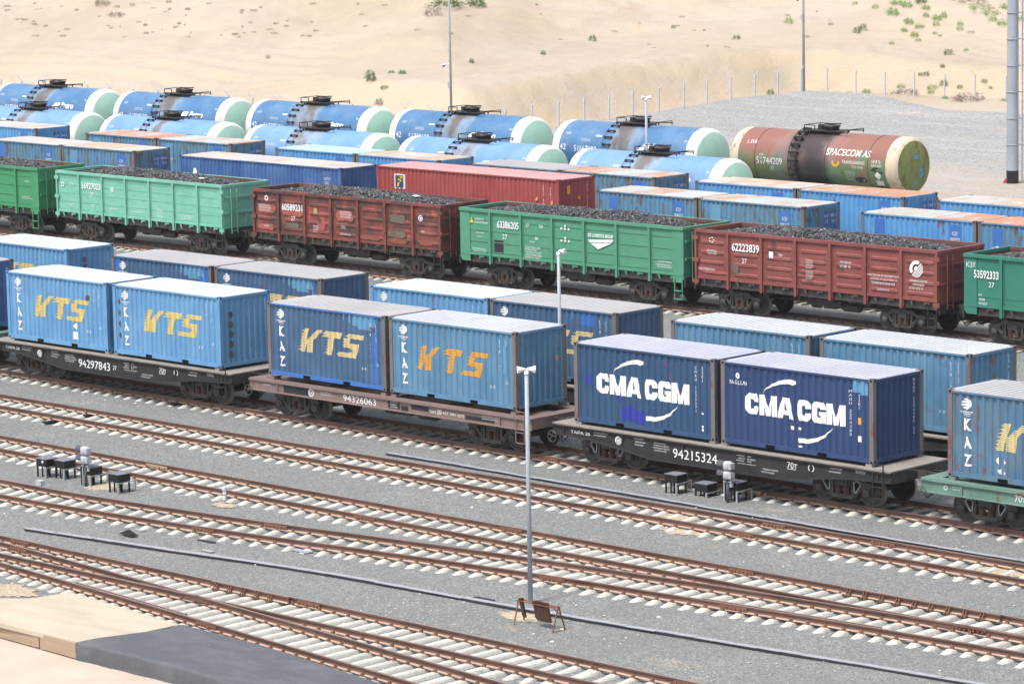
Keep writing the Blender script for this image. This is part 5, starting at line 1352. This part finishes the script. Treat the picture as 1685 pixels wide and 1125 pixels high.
for x, y in ((.38, .38), (.62, .62)): mb.bar((x, y, .1), (x, y, 22), .045)
for k in range(62): mb.bar((.38, .38, .4+k*.35), (.62, .62, .4+k*.35), .025)
mb.build('ladder', M['concpole'], t)
mb = MB(); mb.lathe([(0, 0), (.22, .02), (.2, .1), (.08, .25), (0, .33)], 8, 'z', smooth=False); mb.v = [(a*.7+.2*c, b*.4, c*.9) for a, b, c in mb.v]
tag(mb.build('red_cloth', M['redrag'], None, (mp_.x-.42, mp_.y-.15, -.12)), 'crumpled red cloth lying at the black foot of the big mast', 'cloth')

# ------------------------------------------------------------------ lineside equipment
def cable_box(label, p, w=.52, h=.24, leg=.36, bar=True, group='black cable boxes on legs'):
    t = thing('cable_box', label, 'cable box', (p.x, p.y, -.27), group)
    a, b = w*.5, w*.46; z = leg
    mb = MB(); mb.box(-a, a, -b, b, z, z+h); mb.build('housing', M['boxblack'], t)
    mb = MB(); mb.box(-a-.015, a+.015, -b-.015, b+.015, z+h, z+h+.02); mb.build('lid', M['boxlid'], t)
    for x in (-a+.03, a-.03):
        for y in (-b+.03, b-.03):
            mb = MB(); mb.box(x-.022, x+.022, y-.022, y+.022, 0, z); mb.build('leg', M['boxblack'], t)
    mb = MB()
    for i, (x, y) in enumerate(((-.1, -.12), (0, -.08), (.1, .0), (-.02, .12), (.12, -.16))): mb.bar((x, y, 0), (x, y, z), .055, n=8)
    mb.build('conduit', M['boxblack'], t)
    if bar:
        mb = MB(); mb.bar((a, -b-.02, z-.03), (a, b+.2, z-.01), .035); mb.bar((a, b+.2, z), (a, b+.2, .0), .035); mb.bar((a, -b-.02, 0), (a, -b-.02, z), .05); mb.build('bracket', M['galv'], t)
    return t
off = Vector((-.1, -.02, 0))
cable_box('black cable box on legs with a white spot, leftmost of four beside the left signal', at(82, 783)+off)
cable_box('black cable box on legs, second of four, just left of the left signal', at(112, 786)+off)
cable_box('black cable box on legs, third of four, just right of the left signal', at(155, 797)+off)
cable_box('black cable box on legs, rightmost of four beside the left signal', at(201, 809)+off)
cable_box('black cable box on long legs, leftmost of three below the wagon numbered 94215324', at(1117, 810)+off)
cable_box('low black cable box close to the stones, middle one below the wagon numbered 94215324', at(1166, 815)+off, leg=.16)
cable_box('black cable box right of the signal below the wagon numbered 94215324', at(1216, 823)+off)
mb = MB(); mb.lathe([(0, 0), (.05, .0), (.05, .01), (0, .01)], 10, 'y'); b0 = [o for o in bpy.data.objects if o.get('label', '').startswith('black cable box on legs with a white')][0]
mb.build('white_spot', M['white'], b0, (.12, -.28, .52))
def signal(label, p):
    t = thing('shunting_signal', label, 'signal', (p.x, p.y, -.27), 'grey two lens shunting signals')
    mb = MB(); mb.bar((0, 0, 0), (0, 0, .74), .11, n=8); mb.build('post', M['sigdark'], t)
    mb = MB(); mb.box(-.16, .16, -.04, .04, .64, .68); mb.bar((-.15, 0, 0), (-.15, 0, .66), .03); mb.bar((.12, .03, .5), (.12, .03, .74), .08); mb.build('bracket', M['siggrey'], t)
    for k, z in enumerate((.74, 1.03)):
        mb = MB(); mb.lathe([(.0, z), (.12, z+.0), (.155, z+.04), (.155, z+.21), (.12, z+.26), (0, z+.27)], 14, 'z'); mb.box(.02, .20, -.10, .10, z+.04, z+.22)
        o = mb.build('lamp_housing', M['siggrey'], t)
        mb = MB(); n = 12
        for i in range(n):
            a0, a1 = R(-20+220*i/n), R(-20+220*(i+1)/n)
            mb.face([(-.14, .12*math.cos(a0), z+.14+.12*math.sin(a0)), (-.14, .12*math.cos(a1), z+.14+.12*math.sin(a1)), (-.36, .13*math.cos(a1), z+.15+.13*math.sin(a1)), (-.36, .13*math.cos(a0), z+.15+.13*math.sin(a0))])
            mb.face([(-.36, .125*math.cos(a0), z+.15+.125*math.sin(a0)), (-.36, .125*math.cos(a1), z+.15+.125*math.sin(a1)), (-.14, .115*math.cos(a1), z+.14+.115*math.sin(a1)), (-.14, .115*math.cos(a0), z+.14+.115*math.sin(a0))])
        mb.build('hood', M['sigdark'], o)
        mb = MB(); mb.lathe([(0, -.165), (.10, -.16), (.10, -.14)], 14, 'x', (0, 0, z+.14)); mb.build('lens', M['boxblack'], o)
signal('grey two lens signal among the black boxes at the left', at(142, 799))
signal('grey two lens signal in front of the wagon numbered 94215324', at(1198, 826))
p = at(370, 829); t = thing('marker_post', 'small white and grey striped marker post on a patch of sand between the tracks', 'marker post', (p.x, p.y, -.27))
mb = MB(); mb.bar((0, 0, 0), (0, 0, .5), .11, n=8); mb.build('post', M['hornw'], t)
mb = MB()
for z in (.12, .30): mb.lathe([(.06, z), (.072, z), (.072, z+.05), (.06, z+.05)], 8, 'z')
mb.lathe([(.085, .44), (.085, .52), (0, .56)], 10, 'z'); mb.build('band', M['galv'], t)
p = at(67, 806); t = thing('track_lamp', 'small white box on a stub beside the rail, below the four black boxes', 'track box', (p.x, p.y, -.27))
mb = MB(); mb.box(-.13, .13, -.09, .09, .17, .33); mb.build('housing', M['siggrey'], t); mb = MB(); mb.bar((0, 0, 0), (0, 0, .17), .08); mb.build('stub', M['galv'], t)

# cable troughs
def trough(label, pts, seed, w=.19, gaps=()):
    t = thing('cable_trough', label, 'cable trough', (pts[0][0], pts[0][1], -.27)); o0 = Vector((pts[0][0], pts[0][1], 0)); rr = random.Random(seed)
    f = interp(pts); x = pts[0][0]; mb = MB(); q = x
    while q < pts[-1][0]:
        e = min(q+1.2, pts[-1][0]); mb.bar((q-o0.x, f(q)-o0.y, .045), (e-o0.x, f(e)-o0.y, .030), w*.95, .07); q = e
    mb.build('channel', M['trough'], t); k = 0
    while x < pts[-1][0]:
        L = rr.uniform(2.4, 4.2); e = min(x+L, pts[-1][0]); 
        if k not in gaps:
            mb = MB(); q = x; j = rr.uniform(-.045, .035); j2 = rr.uniform(-.045, .035); n = 4
            for i in range(n):
                a, b = x+(e-x)*i/n, x+(e-x)*(i+1)/n
                mb.bar((a-o0.x, f(a)-o0.y+j+(j2-j)*i/n, .072+.012*rr.random()), (b-o0.x, f(b)-o0.y+j+(j2-j)*(i+1)/n, .072+.012*rr.random()), w, .014)
            mb.build('lid', M['lid'], t)
        x = e+.015; k += 1
trough('long lilac grey cable trough passing the foot of the pole with two horns', [(-6.4, -17.45), (-1, -16.75), (4.9, -15.95), (12.4, -15.55), (20.4, -14.85), (27.0, -14.25), (40, -13.2)], 3)
trough('grey cable trough between the front container train and the next empty track', [(-7.0, -1.78), (-2, -1.78), (8.7, -1.98), (19.8, -2.18), (32, -2.4)], 5, .16)
P0 = at(212, 881); mb = MB()
mb.add([(-.35, -.1, 0), (.3, -.15, 0), (.35, .1, 0), (-.2, .15, 0), (0, 0, .16)], [(0, 1, 4), (1, 2, 4), (2, 3, 4), (3, 0, 4), (3, 2, 1, 0)]); tag(mb.build('rubber_sheet', M['hose'], None, (P0.x, P0.y, -.22)), 'crumpled black sheet poking up beside the long cable trough', 'sheet')
for (u, v, w_, l_, mt, lb) in ((342, 907, .5, .12, 'lid', 'loose grey lid piece lying just below the cable trough at the left'), (497, 907, .75, .18, 'lid', 'loose pale lid lying between the rails and the cable trough'), (340, 891, .7, .1, 'trough', 'dark flat strip lying on the stones above the cable trough'), (792, 987, .7, .3, 'trough', 'dark mesh mat on the stones left of the pole with two horns'), (230, 873, .4, .12, 'lid', 'small grey lid scrap beside the crumpled black sheet')):
    p = at(u, v); mb = MB(); mb.add([(-w_, -l_, 0), (w_*.9, -l_*1.1, 0), (w_*1.05, l_*.9, 0), (-w_*.9, l_, 0), (-w_, -l_, .03), (w_*.9, -l_*1.1, .03), (w_*1.05, l_*.9, .035), (-w_*.9, l_, .03)], [(0, 3, 2, 1), (4, 5, 6, 7), (0, 1, 5, 4), (1, 2, 6, 5), (2, 3, 7, 6), (3, 0, 4, 7)])
    mb.v = [(a*.5, b*.6, c) for a, b, c in mb.v]; tag(mb.build('scrap_sheet' if mt == 'lid' else 'scrap_mat', M[mt], None, (p.x, p.y, -.255)), lb, 'debris')
# black cable strips crossing the second empty track
for (u0, v0, u1, v1, lb) in ((282, 668, 318, 662, 'short black rubber strip in front of the rail under the first wagon, topmost of three'), (140, 686, 162, 682, 'short black rubber strip between the rails of the second track'), (72, 698, 106, 692, 'short black rubber strip in front of the second track, lowest of three')):
    a, b = at(u0, v0), at(u1, v1); mb = MB(); mb.bar((0, 0, .06), (b-a)+Vector((0, 0, .06)), .24, .05); tag(mb.build('rubber_strip', M['hose'], None, (a.x, a.y, -.26)), lb, 'strip')
# insulated rail joints painted cream
for (u0, v0, u1, v1, lb) in ((242, 763, 278, 769, 'cream insulated joint bar on the rail right of the left signal, farther one'), (177, 775, 213, 781, 'cream insulated joint bar on the rail right of the left signal, nearer one'), (1234, 803, 1262, 808, 'cream insulated joint bar on the rail right of the right signal')):
    a, b = at(u0, v0, -.08), at(u1, v1, -.08); mb = MB(); mb.box(0, b.x-a.x, -.03, .0, -.06, .03)
    for k in range(4): mb.box(.15+k*.25, .22+k*.25, -.055, -.03, -.04, .01)
    yy = (Y3+(GH if a.y > Y3 else -GH)) if a.y < -5 else YC1-GH
    tag(mb.build('joint_bar', M['timber'], None, (a.x, yy-.045, -.08)), lb, 'rail joint')

# rack of brake shoes
A, B, Cc, D_ = at(846, 1027), at(863, 1020), at(909, 1041), at(930, 1034)
t = thing('shoe_rack', 'rusty trestle rack with brown brake shoes hanging on it beside the tall pole', 'rack', (A.x, A.y, -.27)); o0 = Vector((A.x, A.y, -.27))
A, B, Cc, D_ = [Vector((q.x, q.y, -.27))-o0 for q in (A, B, Cc, D_)]
T0 = (A+B)/2+Vector((0, 0, .68)); T1 = (Cc+D_)/2+Vector((0, 0, .68))
for n_, a, b in (('leg', A, T0), ('leg', B, T0), ('leg', Cc, T1), ('leg', D_, T1), ('brace', Cc, D_), ('top_bar', T0+Vector((0, -.07, -.06)), T1+Vector((0, -.07, -.06))), ('top_bar', T0+Vector((0, .07, -.06)), T1+Vector((0, .07, -.06))), ('hanger', T0.lerp(T1, .75), T1+Vector((.02, .02, -.22)))):
    mb = MB(); mb.bar(a, b, .028); mb.build(n_, M['rackr'], t)
for i, fr in enumerate((.06, .40, .46, .52, .58, .64, .70)):
    c_ = T0.lerp(T1, fr)+o0; mb = MB(); mb.prism([(-.035, .04), (.035, .04), (.12, -.34), (.16, -.46), (.05, -.38), (.02, -.2)], -.045, .045); mb.box(-.015, .015, -.09, .09, .0, .04)
    o = mb.build('brake_shoe', M['shoe'], None, (c_.x, c_.y, c_.z-.04)); tag(o, 'single rusty brake shoe hanging at the left end of the rack' if i == 0 else 'dark rusty brake shoe hanging in the tight bunch in the middle of the rack', 'brake shoe', 'brake shoes hanging on the rack')

# ------------------------------------------------------------------ platforms bottom left
sand_z = -.48
def poly_box(name, P, z0, z1, mt, parent):
    mb = MB(); n = len(P); mb.add([(a, b, z1) for a, b in P]+[(a, b, z0) for a, b in P], [tuple(range(n)), tuple(range(2*n-1, n-1, -1))]+[(i, n+i, n+(i+1) % n, (i+1) % n) for i in range(n)]); return mb.build(name, mt, parent, recalc=True)
def W(u, v, z=-.02): p = at(u, v, z); return (p.x, p.y)
a0, a1, b1, b0_ = W(48, 984), W(117, 974), W(296, 1027), W(165, 1054)
n0, n1 = W(128, 1056), W(-120, 979)
far0 = W(-120, 1004-12)
t = thing('plywood_platform', 'low platform of pale raw plywood on a timber edge at the bottom left corner', 'platform', (n0[0], n0[1], sand_z))
def rel(P, o): return [(a-o[0], b-o[1]) for a, b in P]
d0 = at(-300, 938, -.02); d1 = at(-300, 905, -.02)
poly_box('board_top', rel([n0, b0_, b1, a1, a0, W(-10, 984), W(-160, 955), W(-160, 985)], n0), .34, .46, M['ply'], t)
for (ua, va, ub, vb) in ((-160, 985, -60, 1004.5), (-58, 1005, 66, 1039), (68, 1039.6, 127, 1056)):
    p0, p1 = Vector((*W(ua, va), 0)), Vector((*W(ub, vb), 0)); o = Vector((n0[0], n0[1], 0)); mb = MB(); q = (p1-p0).normalized(); nrm = Vector((q.y, -q.x, 0)); 
    if nrm.y > 0: nrm = -nrm
    mb.bar(p0-o+nrm*.03+Vector((0, 0, .235)), p1-o+nrm*.03+Vector((0, 0, .235)), .06, .40); mb.build('edge_board', M['timber'], t)
c0, c1, c2 = W(129, 1056), W(160, 1050), W(281, 1034)
t = thing('carpet_platform', 'low platform draped in dark grey carpet at the bottom of the photo beside the track', 'platform', (c0[0], c0[1], sand_z))
top = [c0, c1, c2, W(281, 1030), W(301, 1028), W(430, 1062), W(660, 1135), W(900, 1210), W(700, 1235), W(373, 1120), W(300, 1097)]
tp = rel(top, c0)
me_ = MB(); n = len(tp)
inn = tp
# top sheet, rounded front edge and drape
me_.add([(a, b, .475) for a, b in inn], [tuple(range(n))])
fr = [n-3, n-2, n-1, 0]; front = [inn[i] for i in (8, 9, 10, 0)]
prof = [(0, .475), (.03, .468), (.055, .445), (.065, .40), (.07, .2), (.075, .0)]
seg = []
for (a, b), (c_, d_) in zip(front[:-1], front[1:]):
    for i in range(24): seg.append((a+(c_-a)*i/24, b+(d_-b)*i/24))
seg.append(front[-1]); vs = []; rr = random.Random(2)
dv = Vector((front[0][0]-front[-1][0], front[0][1]-front[-1][1], 0)).normalized(); nv = Vector((dv.y, -dv.x, 0))
if nv.y > 0: nv = -nv
for i, (a, b) in enumerate(seg):
    wv = .018*math.sin(i*.9)+.01*rr.uniform(-1, 1)
    for o_, z in prof: k = o_+(wv if z < .4 else 0); vs.append((a+nv.x*k, b+nv.y*k, z))
m_ = len(prof); me_.add(vs, [(i*m_+j, i*m_+j+1, (i+1)*m_+j+1, (i+1)*m_+j) for i in range(len(seg)-1) for j in range(m_-1)], 0, True)
me_.face([(c0[0]-c0[0], 0, .475), (nv.x*.07, nv.y*.07, .46), (nv.x*.075, nv.y*.075, 0), (0, 0, 0)])
for i in range(0, 9): a, b = inn[i], inn[i+1]; me_.face([(a[0], a[1], .475), (b[0], b[1], .475), (b[0], b[1], 0), (a[0], a[1], 0)])
me_.build('carpet', M['carpet'], t)
# sand yard in front of the platforms
sp = [W(-400, 870, sand_z), W(-60, 962, sand_z), W(-20, 975, sand_z), W(20, 972, sand_z), W(60, 985, sand_z), W(150, 1040, sand_z), W(400, 1090, sand_z), W(700, 1180, sand_z), W(1200, 1330, sand_z), W(-800, 1700, sand_z), W(-1500, 1200, sand_z)]
q = NT('smooth_pale_sand', .95, .05)
c = q.mix(q.ramp(q.noise(.6, (1, 1, 1), 8, .6), .35, .7), C(214, 196, 178, .60), C(222, 206, 190, .64))
c = q.mix(q.ramp(q.noise(4, (1, 1, 1), 7, .7), .64, .74, 0, .3), c, C(190, 166, 140, .8)); q.col(c); q.bump(q.noise(2, (1, 1, 1), 8), .3, .03)
sheet('sand_yard', sp, sand_z, q.m)

# ------------------------------------------------------------------ shrubs on the slope
def leafball(seed, mt, flat=.6, n=170, spiky=False):
    n = int(n*1.6)
    rr = random.Random(seed); mb = MB()
    for i in range(n):
        a = rr.uniform(0, 6.283); r = rr.random()**.55; h_ = rr.random()
        h_ *= .85; k = math.sqrt(1-h_*h_)*(.35+.65*r)*(1+.22*math.sin(a*3+seed)+.12*math.sin(a*7+seed*2)); p = Vector((math.cos(a)*k, math.sin(a)*k, h_*flat*(.9+.25*math.sin(a*5+seed))+.02))
        d_ = Vector((math.cos(a)*r+rr.uniform(-.4, .4), math.sin(a)*r+rr.uniform(-.4, .4), rr.uniform(.4, 1.3))).normalized()
        s = rr.uniform(.08, .22)*(1.3 if spiky else 1); sd_ = d_.cross(Vector((rr.uniform(-1, 1), rr.uniform(-1, 1), .3))).normalized()*s*(.18 if spiky else .34)
        mb.face([p-sd_, p+sd_, p+sd_*.4+d_*s, p-sd_*.4+d_*s])
    return mb
SH = {}
def shrub(u, v, w, h, mt, label, group=None):
    p = hit(u, v); dist = (p-CAMP).length; wm = w/FPX*dist/2; hm = h/FPX*dist
    k = (mt, int(u*7+v) % 4)
    if k not in SH: SH[k] = (leafball(k[1]+3*len(mt), mt, 1.0, 230 if w > 18 else 170, mt == 'leaf3').mesh('foliage', [M[mt]]))
    t = thing('desert_shrub', label, 'shrub', (p.x, p.y, p.z-.03), group); o = link('foliage', SH[k], t); o.scale = (wm, wm, hm)
    mb = MB(); mb.bar((0, 0, -.1), (.05*wm, 0, hm*.5), .05, n=5, w2=.02); mb.bar((0, 0, .0), (-.3*wm, .1, hm*.4), .04, n=5, w2=.015); mb.build('stem', M['leaf3'], t)
G_S = 'shrubs on the sand slope'
for a in [(610, 134, 20, 18, 'leaf1', 'dark green shrub on the bank crest above the third deep blue tank wagon'), (624, 173, 14, 12, 'leaf1', 'grey green shrub at the foot of the cut bank, left of the thin camera mast'),
          (632, 147, 14, 7, 'leaf1', 'flat pale shrub halfway down the cut bank left of the camera mast'), (662, 122, 14, 7, 'leaf1', 'small green shrub right of the dark green one on the bank crest, nearest the mast'), (644, 121, 11, 6, 'leaf1', 'tiny green shrub between two others on the bank crest'),
          (776, 104, 9, 8, 'leaf1', 'small dark shrub just right of the thin camera mast'), (894, 90, 10, 7, 'leaf1', 'small green shrub on bare sand above the single tall fence posts'), (975, 68, 13, 11, 'leaf1', 'round dark green shrub on the upper sand slope, middle of the photo'),
          (1298, 39, 14, 12, 'leaf2', 'round green shrub left of the thin mast at the fence corner, upper slope'), (1212, 65, 14, 8, 'leaf1', 'flat green shrub on open sand, midway up left of the corner mast'), (1108, 47, 8, 6, 'leaf1', 'tiny dark shrub high on the open sand slope'),
          (1268, 157, 13, 11, 'leaf1', 'pale shrub at the edge of the stones below the fence'), (784, 12, 34, 16, 'leaf1', 'large olive shrub cut by the top edge, right of the camera mast'), (735, 12, 58, 14, 'leaf1', 'wide olive shrub at the top edge behind the camera mast'),
          (711, 26, 28, 13, 'leaf3', 'grey dry brush mound just left of the camera mast near the top'), (168, 10, 26, 14, 'leaf3', 'grey dry brush at the top edge, left part'), (190, 27, 26, 8, 'leaf3', 'low grey dry brush below the one at the top left'), (441, 97, 9, 7, 'leaf3', 'lone dry tuft on the pale sand above the second mint end cap'),
          (1410, 55, 13, 12, 'leaf1', 'dark green shrub, left one of a touching pair right of the corner mast'), (1420, 51, 12, 12, 'leaf1', 'dark green shrub, right one of a touching pair right of the corner mast'), (1560, 91, 16, 10, 'leaf1', 'dark green tuft on flat sand left of the big mast'),
          (1491, 156, 46, 11, 'leaf3', 'long heap of grey dry brush at the fence right of the corner mast, left one'), (1592, 166, 56, 14, 'leaf3', 'long heap of grey dry brush at the fence left of the big mast'), (1553, 142, 14, 12, 'leaf1', 'grey green shrub on the bank behind a fence post near the big mast'),
          (1524, 125, 12, 8, 'leaf1', 'small green shrub on the bank top, right one of two'), (1514, 125, 8, 6, 'leaf1', 'small green shrub on the bank top, left one of two'), (1579, 146, 10, 7, 'leaf1', 'small round shrub on the bank between the last fence posts'),
          (1551, 111, 9, 6, 'leaf1', 'small dark tuft on the crest of the right bank'), (1516, 6, 20, 10, 'leaf1', 'olive shrub at the top edge, right part'), (1600, 4, 60, 12, 'leaf3', 'grey dry brush along the top edge left of the big mast')]:
    shrub(*a)
rr = random.Random(21)
for (u, v, w_, h_) in [(1469, 25, 24, 12), (1492, 12, 22, 10), (1440, 15, 12, 8), (1496, 40, 18, 10), (1513, 47, 18, 9), (1542, 34, 18, 10), (1553, 30, 10, 12), (1540, 43, 12, 8), (1524, 16, 16, 8), (1524, 28, 12, 7), (1488, 52, 12, 7), (1505, 61, 16, 9), (1511, 68, 11, 6), (1580, 42, 12, 8), (1579, 50, 12, 7), (1538, 56, 9, 5), (1547, 60, 8, 4), (1630, 25, 28, 8), (1612, 15, 40, 8), (1634, 35, 14, 9), (1648, 42, 18, 10), (1678, 35, 14, 10), (1467, 73, 10, 6), (1476, 8, 26, 8), (1655, 15, 20, 9), (1407, 8, 10, 6)]:
    shrub(u, v, w_, h_, 'leaf2', 'bright green low shrub in the loose cluster at the top right of the sand slope', 'bright green shrubs at the top right of the slope')
for (u, v, w_, h_) in [(1426, 154, 16, 8), (1483, 145, 18, 8), (1533, 148, 18, 9), (1532, 154, 14, 7), (1630, 146, 7, 5), (1620, 136, 12, 7), (1378, 155, 12, 5), (1396, 155, 12, 5), (1654, 167, 16, 6), (1555, 163, 12, 6), (1590, 84, 9, 6)]:
    shrub(u, v, w_, h_, 'leaf2', 'pale green scrub tuft at the foot of the right bank near the fence', 'pale green tufts at the foot of the right bank')
for i in range(110):
    u = rr.choice((rr.uniform(0, 520), rr.uniform(0, 1680))); v = rr.uniform(4, 62) if u < 520 else rr.uniform(6, 100)
    if 1390 < u < 1685 and v > 60: continue
    shrub(u, v, rr.uniform(3, 15)*(.6+.4*rr.random()), rr.uniform(1.5, 4.5), 'leaf3', 'tiny dry grey tuft scattered on the pale sand slope', 'tiny dry tufts scattered over the sand slope')
for (u, v, a_, b_, sd_) in ((862, 1013, .75, .22, 1), (370, 830, .45, .16, 2), (1135, 872, 1.0, .3, 3), (1120, 850, .7, .28, 4), (640, 765, .5, .15, 5), (1650, 938, .9, .25, 6), (12, 970, 1.2, .35, 7), (170, 800, .6, .3, 8), (700, 768, .8, .2, 9)):
    p = at(u, v, -.25); rr = random.Random(sd_); n = 46
    P = [(p.x+math.cos(2*math.pi*i/n)*a_*(1+rr.uniform(-.35, .35)), p.y+math.sin(2*math.pi*i/n)*b_*2*(1+rr.uniform(-.35, .35))) for i in range(n)]
    me = bpy.data.meshes.new('sand_patch'); me.from_pydata([(p.x, p.y, -.225)]+[(x, y, -.262) for x, y in P], [], [(0, i+1, (i+1) % n+1) for i in range(n)]); me.materials.append(M['sandp']); o = link('sand_patch', me); o['kind'] = 'structure'
# loose pale stones lying on the ballast
mb = MB(); rr = random.Random(31)
ico = bmesh.new(); bmesh.ops.create_icosphere(ico, subdivisions=1, radius=1); iv = [v.co.copy() for v in ico.verts]; fi = [tuple(v.index for v in f.verts) for f in ico.faces]; ico.free()
spots = [(1100, 60, 200, 30), (840, 1010, 60, 18), (1160, 850, 60, 14), (1000, 1040, 80, 20), (640, 1000, 60, 20), (700, 720, 40, 10), (1600, 940, 60, 16), (40, 960, 50, 12)]
for k in range(300):
    if rr.random() < .6: u, v = rr.uniform(0, 1685), rr.uniform(640, 1110)
    else: s_ = rr.choice(spots[1:]); u, v = rr.gauss(s_[0], s_[2]), rr.gauss(s_[1], s_[3])
    p = at(u, v, -.25)
    if p.y < -23.2: continue
    s = rr.uniform(.018, .042)*(1.6 if rr.random() < .05 else 1)
    mb.add([(p.x+q.x*s*rr.uniform(.8, 1.3), p.y+q.y*s*rr.uniform(.8, 1.3), -.255+q.z*s*.6) for q in iv], fi)
tag(mb.build('loose_stones', NT('pale_loose_stone', .9).col(C(206, 198, 184, .85)).m), 'scattered pale loose stones on the grey ballast', 'stones', None, 'stuff')
S.cycles.use_denoising = True

# ------------------------------------------------------------------ air
mb = MB(); mb.box(-950, 760, -560, 830, -1.7, 120)
hz = mb.build('haze', [])
hm = bpy.data.materials.new('pale_dusty_air'); hm.use_nodes = True; ht = hm.node_tree; ht.nodes.clear()
ho = ht.nodes.new('ShaderNodeOutputMaterial'); hv = ht.nodes.new('ShaderNodeVolumePrincipled')
hv.inputs['Color'].default_value = (.93, .95, 1, 1); hv.inputs['Density'].default_value = .00013; hv.inputs['Anisotropy'].default_value = .2
ht.links.new(hv.outputs[0], ho.inputs['Volume']); hz.data.materials.append(hm); hz['kind'] = 'stuff'
S.cycles.volume_bounces = 0
